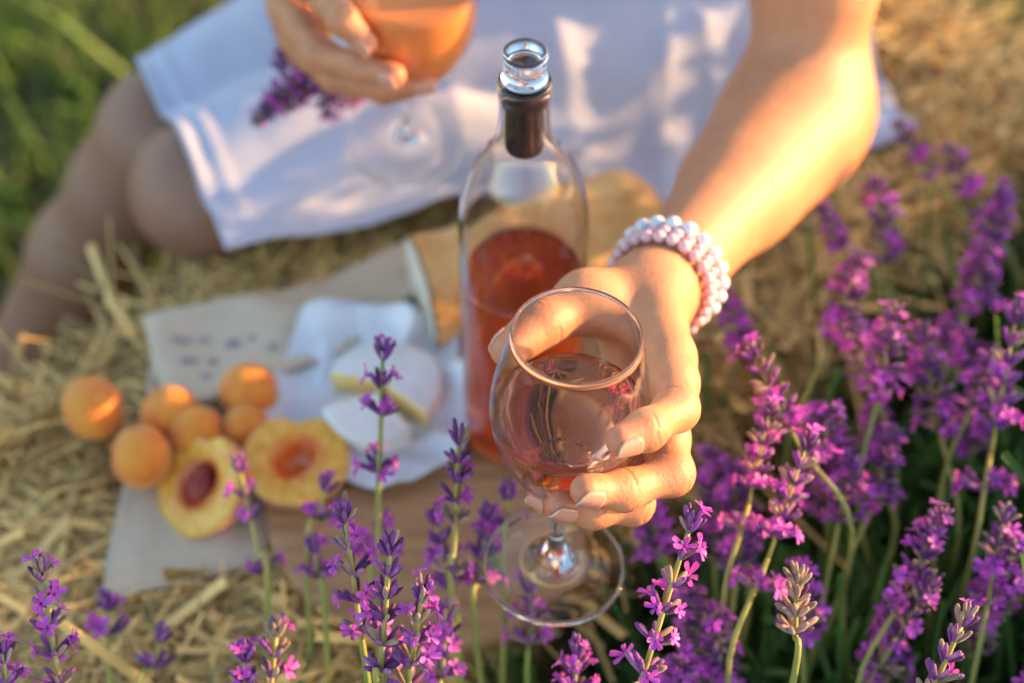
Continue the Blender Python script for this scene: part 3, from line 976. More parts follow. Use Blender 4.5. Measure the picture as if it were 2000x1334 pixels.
def f_lhand(p):
    d = None
    for k, (pts, rs) in FING.items():
        e = f_finger(p, pts, rs)
        d = e if d is None else smin(d, e, .0011)
    w_i, w_p = LW - across * .013, LW + across * .012
    palm = rc(p, w_i, FING['index'][0][0], .0170, .0126)
    palm = smin(palm, rc(p, LW - across * .004, FING['middle'][0][0], .0165, .0112), .012)
    palm = smin(palm, rc(p, LW + across * .005, FING['ring'][0][0], .0160, .0106), .012)
    palm = smin(palm, rc(p, w_p, FING['pinky'][0][0], .0150, .0098), .012)
    palm = smin(palm, rc(p, w_p + pal * .004 - fax * .02, FING['pinky'][0][0] + pal * .003 + fax * .012, .0125, .0105), .014)   # heel of the hand
    d = smin(d, palm, .010)
    th = chain(p, THUMB[0], THUMB[1], .008)
    a = nrm(THUMB[0][3] - THUMB[0][2])
    th = smin(th, rc(p, THUMB[0][3] - a * .012, THUMB[0][3] - a * .002, 0.0100, .0090), .004)
    th = smin(th, rc(p, LW - across * .010 + pal * .004, THUMB[0][1], .0165, .0125), .014)            # ball of the thumb
    th = smin(th, rc(p, THUMB[0][1], FING['index'][0][0] + .25 * (THUMB[0][0] - FING['index'][0][0]), .0095, .0085), .012)   # web
    return smin(d, th, .010)
def f_larm(p):
    d = None
    for s_ in (-1, 1):
        e = rc(p, LW + across * s_ * .0085, LE + across * s_ * .005 - fax * .03, .0185, .0350)
        d = e if d is None else smin(d, e, .02)
    d = smin(d, rc(p, LE - fax * .11 + across * .004, LE - fax * .035 - across * .002, .0290, .0365), .03)
    d = smin(d, rc(p, LE - fax * .03, LE + .001, .0360, .0385), .03)
    ua = nrm(LS - LE)
    d = smin(d, rc(p, LE, LE + ua * .10, .0370, .0345), .025)
    d = smin(d, rc(p, LE + ua * .09, LS, .0345, .043), .03)
    return d
HC = (LW + FING['ring'][0][1]) / 2
def f_left(p):
    d = f_larm(p)
    near = np.einsum('ij,ij->i', p - HC.astype(np.float32), p - HC.astype(np.float32)) < .15 ** 2
    if near.any():
        d = d.copy()
        d[near] = smin(d[near], f_lhand(p[near]), .016)
    return d

# ---- right hand and arm
RW = P(560, -140, 1.13)
RE = np.array([-.23, 1.14, .20]); RS = np.array([-.10, 1.18, .455])
ob = lambda x, y, r_: on_bowl(x, y, r_, G2F, G2A, .95, 1.10)
RFING = {
    'index': ([P(560, -95, 1.09), P(606, -28, 1.055), P(668, 38, ob(694, 45, .008)), P(716, 84, ob(716, 84, .007))], [.0108, .0094, .0082, .0068]),
    'middle': ([P(560, 10, 1.10), P(622, 105, 1.055), P(705, 130, 1.035), P(770, 147, ob(770, 130, .007))], [.0108, .0096, .0084, .0069]),
    'ring': ([P(580, 70, 1.11), P(652, 148, 1.075), P(750, 168, 1.06), P(832, 160, 1.055)], [.0102, .0090, .0078, .0066]),
    'pinky': ([P(600, 110, 1.125), P(690, 165, 1.10), P(750, 178, 1.09), P(795, 176, 1.085)], [.0094, .0080, .0068, .0058]),
}
RTH = ([P(640, -120, 1.13), P(700, -60, 1.15), P(780, -20, 1.155), P(840, 10, 1.15)], [.016, .0125, .0105, .0082])
rax = nrm(RE - RW)
def f_right(p):
    d = None
    for k, (pts, rs) in RFING.items():
        e = f_finger(p, pts, rs)
        d = e if d is None else smin(d, e, .0022)
    pm = None
    for k in RFING:
        e = rc(p, RW, RFING[k][0][0], .017, .0112)
        pm = e if pm is None else smin(pm, e, .014)
    d = smin(d, pm, .01)
    d = smin(d, smin(chain(p, RTH[0], RTH[1], .008), rc(p, RW, RTH[0][1], .017, .0125), .014), .01)
    arm = smin(rc(p, RW, RE, .022, .038), rc(p, RE, RS, .037, .043), .02)
    return smin(d, arm, .016)

# ---- torso, head, legs
K1 = P(392, 372, 1.262); H1 = np.array([.17, 1.06, .065])
K2 = P(318, 262, 1.335); H2 = np.array([.085, 1.18, .065])
A1 = np.array([-.22, 1.05, -.325]); A2 = P(-25, 800, 1.60)
NECK = np.array([.055, 1.085, .555]); HEAD = np.array([.03, 1.05, .665])
FACE = nrm((-.35, -.88, -.25))
def f_body(p):
    d = rc(p, (H1 + H2) / 2 + [0, 0, .02], [.10, 1.10, .22], .105, .095)
    d = smin(d, rc(p, H1 + [.01, 0, .01], H2 + [.01, 0, .01], .085, .085), .05)
    d = smin(d, rc(p, [.10, 1.10, .22], [.05, 1.075, .38], .095, .105), .06)
    d = smin(d, rc(p, LS + [-.02, .02, .0], RS + [.02, -.02, .0], .046, .046), .06)
    d = smin(d, rc(p, [.05, 1.08, .45], NECK + [0, 0, .02], .06, .045), .04)
    d = smin(d, rc(p, NECK, HEAD - FACE * .02, .047, .05), .03)
    hd = rc(p, HEAD + [0, 0, .03], HEAD - FACE * .03 + [0, 0, .035], .082, .08)
    hd = smin(hd, rc(p, HEAD + FACE * .03 - [0, 0, .045], HEAD + FACE * .045 - [0, 0, .075], .05, .032), .05)
    hd = smin(hd, rc(p, HEAD + FACE * .083 + [0, 0, .012], HEAD + FACE * .103 - [0, 0, .022], .008, .013), .014)
    d = smin(d, hd, .03)
    d = smin(d, rc(p, LS, LS + (LE - LS) * .25, .045, .040), .04)
    d = smin(d, rc(p, RS, RS + (RE - RS) * .25, .045, .040), .04)
    for H_, K_, A_ in ((H1, K1, A1), (H2, K2, A2)):
        leg = rc(p, H_, K_, .083, .045)
        kd = nrm(A_ - K_)
        leg = smin(leg, rc(p, K_, K_ + kd * .07, .045, .042), .03)
        back = nrm(np.cross(kd, np.cross(kd, nrm(K_ - H_))))
        leg = smin(leg, rc(p, K_ + kd * .07, K_ + kd * .16 , .042, .043), .03)
        leg = smin(leg, rc(p, K_ + kd * .16, A_, .0425, .031), .03)
        toe = nrm(np.array([-.75, -.5, 0]))
        leg = smin(leg, rc(p, A_ - [0, 0, .012], A_ + toe * .14 - [0, 0, .035], .032, .018), .03)
        d = smin(d, leg, .018)
    return d
bits = []
for fn, lo, hi, vx in ((f_left, (-.06, .46, .06), (.29, 1.02, .50), .00095),
                       (f_right, (-.34, .74, .06), (.03, 1.26, .54), .002),
                       (f_body, (-.72, .70, -.385), (.36, 1.45, .80), .007)):
    bits.append(sdf_mesh(fn, lo, hi, vx))
off = 0; VV, FF = [], []
for V, F in bits:
    VV.append(V); FF.append(F + off); off += len(V)
VV = np.concatenate(VV); FF = np.concatenate(FF)
# skin folds over the knuckles and the wrist, as real relief on the outer side of each finger joint
VN = np.zeros_like(VV)
fnv = np.cross(VV[FF[:, 2]] - VV[FF[:, 0]], VV[FF[:, 3]] - VV[FF[:, 1]])
for q in range(4): np.add.at(VN, FF[:, q], fnv)
VN /= np.linalg.norm(VN, axis=1)[:, None] + 1e-12
disp = np.zeros(len(VV)); crease = np.zeros(len(VV))
n_left = len(bits[0][0])
for nm, (pts, rs) in list(FING.items()) + [('thumb', THUMB)]:
    for q, wide_, depth in ((1, .0105, .00042), (2, .0075, .00038)):
        j = pts[q]; a = nrm(nrm(pts[q + 1] - pts[q]) + nrm(pts[q] - pts[q - 1]))
        out = nrm(nrm(pts[q] - pts[q - 1]) - nrm(pts[q + 1] - pts[q]))
        rel = VV[:n_left] - j; near_ = np.linalg.norm(rel, axis=1) < .017
        s_ = rel @ a; dors = np.clip(VN[:n_left] @ out * 1.6 - .15, 0, 1) * near_
        lat = rel @ np.cross(a, out)
        for k, off_ in enumerate((-.45, -.12, .18, .5)):
            c = off_ * wide_ * .8 + .0012 * np.sin(lat * 420 + k * 2 + q) + (.5 - k * .3) * lat * lat * 30
            gk = np.exp(-((s_ - c) / .00055) ** 2) * dors * (.6 + .4 * np.sin(k * 2.1 + q))
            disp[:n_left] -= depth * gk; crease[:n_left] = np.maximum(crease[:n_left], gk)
    for q in (1, 2):                                  # inner bends of the fingers
        j = pts[q]; inn = -nrm(nrm(pts[q] - pts[q - 1]) - nrm(pts[q + 1] - pts[q])); a = nrm(nrm(pts[q + 1] - pts[q]) + nrm(pts[q] - pts[q - 1]))
        rel = VV[:n_left] - j; gk = np.exp(-((rel @ a) / .0007) ** 2) * np.clip(VN[:n_left] @ inn * 1.5, 0, 1) * (np.linalg.norm(rel, axis=1) < .016)
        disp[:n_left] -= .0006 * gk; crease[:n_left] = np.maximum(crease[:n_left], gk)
VV = VV + VN * disp[:, None]
body_me = fast_mesh('body', VV - ploc, FF, [M['skin']])
base = np.array((.62, .275, .13)); red = np.array((.64, .205, .115)); tan = np.array((.33, .17, .11))  # last tone: the same skin, darkened for the shaded legs
wgt = np.zeros(len(VV))
for D_ in (FING, RFING):
    for pts, rs in D_.values():
        for q, w_ in ((0, .35), (1, .6), (2, .5), (3, .75)):
            dd = np.linalg.norm(VV - pts[q], axis=1)
            wgt = np.maximum(wgt, w_ * np.exp(-(dd / .013) ** 2))
for q in (2, 3):
    wgt = np.maximum(wgt, .6 * np.exp(-(np.linalg.norm(VV - THUMB[0][q], axis=1) / .014) ** 2))
pv = VV - (LW + FING['ring'][0][0]) / 2 - pal * .02
wgt = np.maximum(wgt, .55 * np.exp(-(np.linalg.norm(pv, axis=1) / .028) ** 2))
wgt = np.maximum(wgt, .3 * np.exp(-(np.linalg.norm(VV - LE, axis=1) / .05) ** 2))
wgt *= 1 + .25 * vnoise(VV, 12, 70.0)
wgt = np.clip(wgt, 0, 1)
leg_shade = np.clip((-.15 - VV[:, 0]) / .08, 0, 1) * (VV[:, 2] < .1)  # shade on the legs, put into the skin colour as darker brown
tint = base + (red - base) * wgt[:, None]
tint = tint + (tan - tint) * leg_shade[:, None]
tint *= (1 + .045 * vnoise(VV, 6, 22.0) + .03 * vnoise(VV, 66, 90.0))[:, None]
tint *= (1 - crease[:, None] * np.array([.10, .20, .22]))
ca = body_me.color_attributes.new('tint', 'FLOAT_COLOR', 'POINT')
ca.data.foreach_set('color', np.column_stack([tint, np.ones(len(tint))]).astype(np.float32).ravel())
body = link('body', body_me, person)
sm = body.modifiers.new('soften', 'SMOOTH'); sm.factor = .5; sm.iterations = 1

# ---- nails
def march(f, start, direction, t0=.002, n=16):
    """distance along each direction until the skin is reached"""
    t_ = np.full(len(start), t0)
    live = np.ones(len(start), bool)
    for _ in range(n):
        dd = f((start[live] + direction[live] * t_[live][:, None]).astype(np.float32)).astype(float)
        ids = np.where(live)[0]
        t_[ids] += np.where(dd < -.00005, np.maximum(-dd, .0002), 0)
        live[ids[dd >= -.00005]] = False
        if not live.any(): break
    return t_
def nail(T, D_, r_, out, length=.0125, wide=1.0, f=f_left, hold=.62):
    a = nrm(T - D_); n = nrm(out - a * (out @ a)); b = np.cross(a, n)
    nu, nv = 9, 14
    Q, DR, U = [], [], []
    for i in range(nv):
        u = i / (nv - 1); s_ = -length * .50 + u * length
        hw = (1.0 - .45 * max(0, (.22 - u) / .22) ** 2) * math.sqrt(max(1 - max(0, (u - .60) / .41) ** 2.2, 0.01)) * .92 * wide
        for j in range(nu):
            w_ = (j / (nu - 1) * 2 - 1) * hw
            Q.append(T + a * s_); DR.append(math.cos(w_) * n + math.sin(w_) * b); U.append(u)
    Q, DR, U = np.array(Q), np.array(DR), np.array(U)
    tt = march(f, Q, DR).reshape(nv, nu)
    stop = int(nv * hold)
    tt[stop:] = tt[stop]
    tt = np.clip(tt.ravel(), r_ * .45, r_ * 1.25)
    V = Q + DR * (tt + .0004)[:, None] - n * (.16 * np.maximum(0, U - .6) * length)[:, None]
    F = [(i * nu + j, i * nu + j + 1, (i + 1) * nu + j + 1, (i + 1) * nu + j) for i in range(nv - 1) for j in range(nu - 1)]
    g = Geo(); g.add(V - ploc, F)
    for q in range(len(F)):
        if q // (nu - 1) >= nv - 2: g.m[q] = 1
    o = g.build('fingernail', [M['nail'], M['nail_tip']], person)
    so = o.modifiers.new('thick', 'SOLIDIFY'); so.thickness = .0006; so.offset = 0
    return o
for k, (pts, rs) in FING.items():
    ctr = G1F + G1A * ((pts[3] - G1F) @ G1A)
    nail(pts[3], pts[2], rs[3], nrm(pts[3] - ctr) + np.array([.08, 0, -.12]), .0135 if k != 'pinky' else .011)
ctr = G1F + G1A * ((THUMB[0][3] - G1F) @ G1A)
nail(THUMB[0][3], THUMB[0][2], .0092, nrm(THUMB[0][3] - ctr), .0115, hold=.80)
for k in ('index', 'middle', 'ring'):
    pts, rs = RFING[k]
    ctr = G2F + G2A * ((pts[3] - G2F) @ G2A)
    nail(pts[3], pts[2], rs[3], nrm(pts[3] - ctr) + np.array([-.1, 0, .1]), .012, f=f_right)

# ---- face and hair (above the frame)
FX = nrm(np.cross(FACE, (0, 0, 1)))
for s_ in (-1, 1):
    c = HEAD + FACE * .076 + FX * s_ * .031 + np.array([0, 0, .018])
    v, f = ellipsoid(.0115, .0115, .0115, 16, 10); g = Geo(); g.add(v + c - ploc, f); e = g.build('eye', M['eye'], person)
    v, f = ellipsoid(.0055, .0055, .0055, 12, 8); g = Geo(); g.add(v + c + FACE * .0078 - ploc, f); g.build('iris', M['iris'], e)
    v, f = ellipsoid(.008, .016, .028, 14, 10); g = Geo(); g.add(v + HEAD + FX * s_ * .083 - FACE * .015 + [0, 0, .0] - ploc, f); g.build('ear', M['skin'], person)
v, f = tube([HEAD + FACE * (.088 - .01 * (k / 4 - 1) ** 2 * 1) + FX * (k / 4 - 1) * .024 - [0, 0, .052] - ploc for k in range(9)], [.002, .004, .005, .0055, .005, .0055, .005, .004, .002], 10)
g = Geo(); g.add(v, f); g.build('mouth', M['lip'], person)
def f_hair(p):
    d = rc(p, HEAD + [0, 0, .04] - FACE * .012, HEAD - FACE * .04 + [0, 0, .035], .094, .093)
    d = smin(d, rc(p, HEAD - FACE * .06, NECK - FACE * .085 - [0, 0, .15], .085, .05), .05)
    cut = rc(p, HEAD + FACE * .075 - [0, 0, .01], HEAD + FACE * .12 + [0, 0, .02], .078, .09)
    return np.maximum(d, -cut)
V, F = sdf_mesh(f_hair, (-.2, .85, .35), (.3, 1.35, .82), .008)
link('hair', fast_mesh('hair', V - ploc, F, [M['hair']]), person)

# ---- dress: skirt spread over the thighs, bodice
DD = nrm((.91, .42, 0)); DNn = np.array([-DD[1], DD[0], 0]); DA = np.array([-.198, .808, 0])
nl, nn_ = 150, 110
ls = np.linspace(0, .525, nl)
near = np.interp(ls, [0, .17, .20, .328, .517, .60], [0, .003, -.010, -.062, -.075, -.060])
far = np.interp(ls, [0, .2, .45, .60], [.212, .27, .34, .34])
Lg = np.repeat(ls[:, None], nn_, 1)
Ng = near[:, None] + (far - near)[:, None] * np.linspace(0, 1, nn_)[None]
PX = DA[0] + Lg * DD[0] + Ng * DNn[0]; PY = DA[1] + Lg * DD[1] + Ng * DNn[1]
def top_of(px, py, a, b, ra, rb):
    ab = (b - a)[:2]; q = np.stack([px - a[0], py - a[1]], -1)
    h = np.clip((q @ ab) / (ab @ ab), 0, 1)
    dd = np.linalg.norm(q - h[..., None] * ab, axis=-1)
    r_ = ra + (rb - ra) * h
    return np.where(dd < r_, a[2] + (b[2] - a[2]) * h + np.sqrt(np.maximum(r_ * r_ - dd * dd, 0)), -1)
ZH = np.full(PX.shape, .016)
q = bale_local(np.stack([PX.ravel(), PY.ravel(), np.zeros(PX.size)], 1))
offb = np.maximum(np.abs(q[:, 0]) - HB[0], np.abs(q[:, 1]) - HB[1]).reshape(PX.shape)
ZH = ZH + .036 * np.exp(-(Lg / .09) ** 2)
ZH = np.where((offb > -.01) & (Lg > .12), .016 - np.clip(offb + .01, 0, .2) * .8, ZH)
for H_, K_ in ((H1, K1), (H2, K2)):
    ZH = np.maximum(ZH, top_of(PX, PY, K_, H_, .055, .091) + .002)
base_h = ZH.copy()
for it in range(60):
    Zp = np.pad(ZH, 1, mode='edge')
    ZH = (Zp[2:, 1:-1] + Zp[:-2, 1:-1] + Zp[1:-1, 2:] + Zp[1:-1, :-2]) / 4
    ZH = np.maximum(ZH, base_h)
for it in range(10):
    Zp = np.pad(ZH, 1, mode='edge')
    ZH = (Zp[2:, 1:-1] + Zp[:-2, 1:-1] + Zp[1:-1, 2:] + Zp[1:-1, :-2]) / 4
LN = np.stack([Lg, Ng], -1)
fold = 1 - np.abs(vnoise(np.stack([Lg * 3.0 + .8 * vnoise(LN, 40, 5.0) * .12, Ng * 13.0], -1), 41, .55))
fold2 = 1 - np.abs(vnoise(np.stack([Lg * 9.0, Ng * 4.0 + Lg * 4], -1), 43, .8))
amp = .0012 + .017 * np.clip((Lg - .14) / .25, 0, 1)
ZH = ZH + amp * (fold ** 3 - .3) + .5 * amp * (fold2 ** 3 - .3) + .0015 * vnoise(LN, 44, 18.0)
en = Ng - near[:, None]
fw = np.clip((.33 - Lg) / .1, 0, 1)
ZH = ZH + fw * (.011 * np.exp(-((en - .024) / .015) ** 2) - .009 * np.exp(-((en - .052) / .010) ** 2))
# stitched double hem: a low ridge along the free edges
edge = np.minimum(Lg, (Ng - near[:, None]))
ZH = ZH + .0022 * np.exp(-((edge - .0) / .006) ** 2) + .0022 * np.exp(-((edge - .020) / .004) ** 2)
V = np.stack([PX, PY, ZH], -1).reshape(-1, 3)
ii, jj = np.meshgrid(np.arange(nl - 1), np.arange(nn_ - 1), indexing='ij')
F = np.stack([ii * nn_ + jj, (ii + 1) * nn_ + jj, (ii + 1) * nn_ + jj + 1, ii * nn_ + jj + 1], -1).reshape(-1, 4)
dress = link('dress', fast_mesh('dress', V - ploc, F, [M['dress']]), person)
so = dress.modifiers.new('thick', 'SOLIDIFY'); so.thickness = .003; so.offset = 1
def f_bod(p):
    d = np.minimum(f_body(p), 1) - .006
    d = np.maximum(d, p[:, 2] - .50)
    d = np.maximum(d, .05 - p[:, 2])
    return np.maximum(d, -.03 - p[:, 0] - .0)
V, F = sdf_mesh(f_bod, (-.05, .85, .03), (.32, 1.35, .54), .008)
link('bodice', fast_mesh('bodice', V - ploc, F, [M['dress']]), dress)

# ================================================================== BRACELETS on the left wrist
sph_v, sph_f = ellipsoid(1, 1, 1, 20, 12)
def bead_mesh(name, m):
    g = Geo(); g.add(sph_v, sph_f); return g.mesh(name, [m])
BEAD = {k: bead_mesh('bead', M[k]) for k in ('pink_bead', 'white_bead', 'dark_bead', 'gold')}
def bracelet(dist, br, pattern, label, tilt):
    c = LW + fax * dist
    root = empty('bracelet', c); tag(root, label, 'bracelet', 'bead bracelets on the outstretched wrist')
    th = np.linspace(0, 2 * math.pi, 181)
    dr = np.cos(th)[:, None] * across + np.sin(th)[:, None] * pal
    pc = c + fax * (tilt[0] * np.cos(th) + tilt[1] * np.sin(th))[:, None]
    ring = pc + dr * (march(f_left, pc, dr, .008, 40) + br * .96 + .0006)[:, None]
    for _ in range(4):
        ring[:-1] = (np.roll(ring[:-1], 1, 0) + ring[:-1] * 2 + np.roll(ring[:-1], -1, 0)) / 4; ring[-1] = ring[0]
    seg = np.linalg.norm(np.diff(ring, axis=0), axis=1); cum = np.concatenate([[0], np.cumsum(seg)])
    n = int(cum[-1] / (br * 2.0))
    for i in range(n):
        s_ = cum[-1] * (i + .5) / n
        p = np.array([np.interp(s_, cum, ring[:, q]) for q in range(3)])
        kind = pattern(i, n)
        k = br * cum[-1] / (n * br * 2.0) * (1.0 if kind not in ('gold',) else .72)
        k *= 1 + rnd.uniform(-.09, .03)
        link('bead', BEAD[kind], root, mtx=Matrix.Translation(p - c) @ Matrix.Rotation(rnd.uniform(0, 6), 4, 'X') @ Matrix.Diagonal((k, k, k, 1)))
    v, f = tube(ring - c, .0006, 6, cap=False); g = Geo(); g.add(v, f); g.build('elastic_cord', M['cord'], root)
bracelet(.0180, .0037, lambda i, n: 'pink_bead', 'pink bead bracelet lowest on the wrist, next to the hand', (.000, .001))
bracelet(.0252, .0037, lambda i, n: 'pink_bead', 'pink bead bracelet in the middle, between the other two bracelets', (.000, .0012))
bracelet(.0338, .0048, lambda i, n: {4: 'gold', 5: 'dark_bead', 9: 'gold'}.get((i + 8) % n, 'white_bead'), 'white bead bracelet with dark and gold beads, highest up the forearm', (.001, .0015))

# ================================================================== LAVENDER
def calyx_geo():
    g = Geo(); z = np.array([0, .0014, .0034, .0054, .0066]); r_ = np.array([.0005, .0009, .00115, .0011, .0006]); z = z * 1.28
    v, f = tube(np.column_stack([z * 0, z * 0, z]), r_, 6); g.add(v, f); return g
def floret_geo(seed):
    rs = np.random.RandomState(seed)
    g = Geo()
    v, f = tube([(0, 0, 0), (0, 0, .002), (0, 0, .0042)], [.0007, .0008, .0013], 6, cap=False); g.add(v, f)
    for k, (az, ln, w) in enumerate([(62, .0056, .0040), (118, .0056, .0040), (200, .0042, .0032), (270, .0046, .0034), (340, .0042, .0032)]):
        a = math.radians(az + rs.uniform(-8, 8)); ln *= rs.uniform(.85, 1.15); w *= rs.uniform(.85, 1.15)
        o = np.array([math.cos(a), math.sin(a), 0]); sd = np.array([-math.sin(a), math.cos(a), 0])
        curl = rs.uniform(-.3, .9)
        pts = []
        for u, ww in ((.0, .45), (.4, .85), (.75, 1.0), (.95, .62)):
            c = o * (.0010 + ln * u) + np.array([0, 0, .0042 + ln * (.42 * u - curl * .5 * u * u)])
            pts += [c - sd * w * .5 * ww + np.array([0, 0, .0003]), c - np.array([0, 0, .00035]), c + sd * w * .5 * ww + np.array([0, 0, .0003])]
        F = [(i * 3 + j, i * 3 + j + 1, i * 3 + j + 4, i * 3 + j + 3) for i in range(3) for j in range(2)]
        g.add(pts, F)
    return g
CAL = calyx_geo(); FLO = [floret_geo(k) for k in range(4)]
flo_me = [q.mesh('floret', [M['petal']]) for q in FLO]
def orient(d, p, roll=0.0, sc=1.0):
    m = frame(d, (.3, .2, 1)) @ np.array(Matrix.Rotation(roll, 4, 'Z'))
    m[:3, :3] *= sc
    return at(m, p)
def whorl(rs, n, size, spread, bloom):
    """(calyx matrices, floret matrices) of one whorl around local z at the origin"""
    cm, fm = [], []
    for i in range(n):
        a = 2 * math.pi * i / n + rs.uniform(-.3, .3)
        el = spread * rs.uniform(.65, 1.25)
        d = np.array([math.cos(a) * math.sin(el), math.sin(a) * math.sin(el), math.cos(el)])
        p = np.array([math.cos(a), math.sin(a), 0]) * .0012 + np.array([0, 0, rs.uniform(-.0015, .0015)])
        sc = size * rs.uniform(.85, 1.2)
        cm.append(orient(d, p, rs.uniform(0, 6), sc))
        if rs.random() < bloom * .6:
            d2 = nrm(d + np.array([0, 0, -.35]) + np.array([rs.uniform(-.2, .2) for _ in range(3)]))
            fm.append((orient(d2, p + d * .0052 * sc, rs.uniform(0, 6), size * rs.uniform(.62, .95)), rs.randrange(4)))
    return cm, fm
def spike_layout(rs, L, nw, bloom, gap=False, size=1.0):
    """list of (height, calyx matrices, floret matrices), local z up from the spike's base"""
    out = []
    for i in range(nw):
        u = i / max(nw - 1, 1)
        z = L * (u ** .9)
        if gap and i == 0: z = -L * .28
        n = int(round(9 - 3 * u))
        cm, fm = whorl(rs, n, size * (1.12 - .25 * u), 1.0 - .42 * u, bloom * (1 if u < .85 else .5))
        out.append((z, cm, fm))
    cm, fm = whorl(rs, 5, .8 * size, .35, bloom * .4)
    out.append((L + .004, cm, fm))
    return out
def spike_mesh(seed, L, nw, bloom, dry=0.0, gap=False, size=1.12):
    rs = random.Random(seed); g = Geo()
    v, f = tube([(0, 0, -L * .3 if gap else -.004), (0, 0, L * .5), (0, 0, L)], [.0011, .0010, .0006], 5); g.add(v, f, 2)
    for z, cm, fm in spike_layout(rs, L, nw, bloom, gap, size):
        T = np.eye(4); T[2, 3] = z
        for m in cm: g.merge(CAL, T @ m, {0: 3 if rs.random() < dry else 0})
        for m, k in fm: g.merge(FLO[k], T @ m, {0: 1})
    return g.mesh('flower_spike', [M['calyx'], M['petal'], M['stem'], M['calyx_dry']])
SPK = [spike_mesh(1, .042, 5, .50, .22), spike_mesh(2, .050, 6, .38, .35, True), spike_mesh(3, .034, 4, .60, .12), spike_mesh(4, .056, 7, .55, .30),
       spike_mesh(5, .046, 6, .25, .30, True), spike_mesh(6, .038, 5, .70, .0), spike_mesh(7, .050, 6, .08, .85), spike_mesh(8, .060, 7, .45, .35, True)]
def stem_mesh(path, r0=.0013, r1=.0010, n=6):
    g = Geo(); v, f = tube(path, np.linspace(r0, r1, len(path)), n); g.add(v, f)
    return g.mesh('stem', [M['stem']])

# ---- single stalks that stand out in front: each is a thing of its own
def lone_stalk(top, low, root, label, L, nw, bloom, dry=.1, seed=0, gap=False, size=1.18, dry_low=False):
    rs = random.Random(seed + 100)
    top, low, root = np.asarray(top), np.asarray(low), np.asarray(root)
    ax_ = nrm(top - low)
    base = top - ax_ * (L + .006)
    o = empty('lavender_stalk', root)
    tag(o, label, 'lavender', 'lavender stalks standing in front of the bale')
    ctrl = low - ax_ * .03
    path = spline([root, root * .55 + ctrl * .45 + np.array([rs.uniform(-.01, .01), -.012, .02]), ctrl if np.linalg.norm(low - base) < .04 else low, base, top - ax_ * .006], 28)
    link('stem', stem_mesh(path - root, .0024, .0013), o)
    A = at(frame(ax_, (.3, .2, 1)), base - root)
    for z, cm, fm in spike_layout(rs, L, nw, bloom, gap, size):
        T = A.copy(); T[:3, 3] = A[:3, 3] + A[:3, 2] * z
        g = Geo()
        for m in cm:
            g.merge(CAL, m, {0: 1 if rs.random() < (dry if not (dry_low and z < L * .45) else .85) else 0})
        link('calyx_whorl', g.mesh('calyx_whorl', [M['calyx'], M['calyx_dry']]), o, mtx=MX(T))
        for m, k in fm:
            if dry_low and z < L * .35 and rs.random() < .7: continue
            link('floret', flo_me[k], o, mtx=MX(T @ m))
    return o
FR = GROUND
lone_stalk(P(748, 680, .93), P(742, 885, .95), (-.10, .46, FR), 'tall lavender stalk rising in front of the white cheese', .052, 4, .55, .1, 1, True)
lone_stalk(P(897, 848, .90), P(886, 1085, .93), (-.005, .40, FR), 'dark purple lavender stalk with a dry lower spike, just left of the glass stem', .062, 6, .40, .15, 2, True, dry_low=True)
lone_stalk(P(672, 996, .855), P(700, 1200, .87), (-.075, .37, FR), 'bright magenta lavender stalk at the left of the sharp front trio', .062, 5, .95, .30, 3, size=1.25)
lone_stalk(P(762, 1062, .835), P(748, 1260, .85), (-.055, .35, FR), 'dark violet budding lavender stalk in the middle of the sharp front trio', .062, 6, .14, .12, 4, size=1.22)
lone_stalk(P(826, 1152, .835), P(800, 1320, .85), (-.040, .34, FR), 'pink tipped lavender stalk at the right of the sharp front trio', .050, 5, .55, .45, 5)
lone_stalk(P(1352, 1014, .835), P(1262, 1300, .852), (.055, .36, FR), 'sharp lavender stalk with open pink florets right of the glass foot', .078, 6, .50, .28, 6, size=1.22)
lone_stalk(P(80, 1112, .86), P(112, 1310, .88), (-.25, .31, FR), 'leftmost sharp lavender stalk standing over the straw', .060, 5, .50, .25, 7)
lone_stalk(P(542, 1218, .90), P(530, 1334, .90), (-.125, .33, FR), 'purple and brown lavender stalk low at the bottom edge, left of the front trio', .046, 5, .35, .5, 8)
lone_stalk(P(478, 1272, .90), P(480, 1380, .90), (-.14, .32, FR), 'pink lavender tip at the bottom edge beside the brown stalk', .036, 4, .75, .1, 9)
lone_stalk(P(6, 1268, .86), P(15, 1400, .86), (-.27, .28, FR), 'pink lavender tip cut off in the bottom left corner', .040, 4, .7, .1, 10)
lone_stalk(P(1888, 1200, .85), P(1820, 1350, .85), (.20, .34, FR), 'sharp lavender spike of closed pale buds near the bottom right corner', .052, 6, .05, .55, 11)
lone_stalk(P(1558, 1122, .86), P(1552, 1240, .87), (.125, .36, FR), 'faded brown lavender head without petals among the purple ones', .026, 4, .0, .95, 12, size=1.2)
lone_stalk(P(465, 905, 1.0), P(500, 1055, 1.0), (-.16, .40, FR), 'blurred lavender stalk in front of the two peach halves', .046, 4, .5, .2, 13, True)
lone_stalk(P(640, 940, 1.0), P(625, 1000, 1.0), (-.12, .42, FR), 'small blurred lavender tip beside the peach half with the orange hollow', .016, 2, .6, .1, 14)
lone_stalk(P(208, 1172, 1.0), P(212, 1240, 1.0), (-.24, .33, FR), 'dark blurred lavender tip under the lower corner of the paper bag', .014, 2, .5, .0, 15)
lone_stalk(P(318, 1235, .98), P(300, 1300, .98), (-.20, .32, FR), 'tiny dark blurred lavender tip on the straw at the bottom', .014, 2, .2, .0, 16)
lone_stalk(P(992, 955, .98), P(990, 1010, .98), (.0, .43, FR), 'dark blurred lavender tip seen left of the pinky finger', .016, 2, .3, .0, 17)
lone_stalk(P(850, 1005, .98), P(875, 1130, .98), (-.03, .42, FR), 'broad blurred purple lavender head behind the dry lower spike', .036, 4, .8, .0, 18)
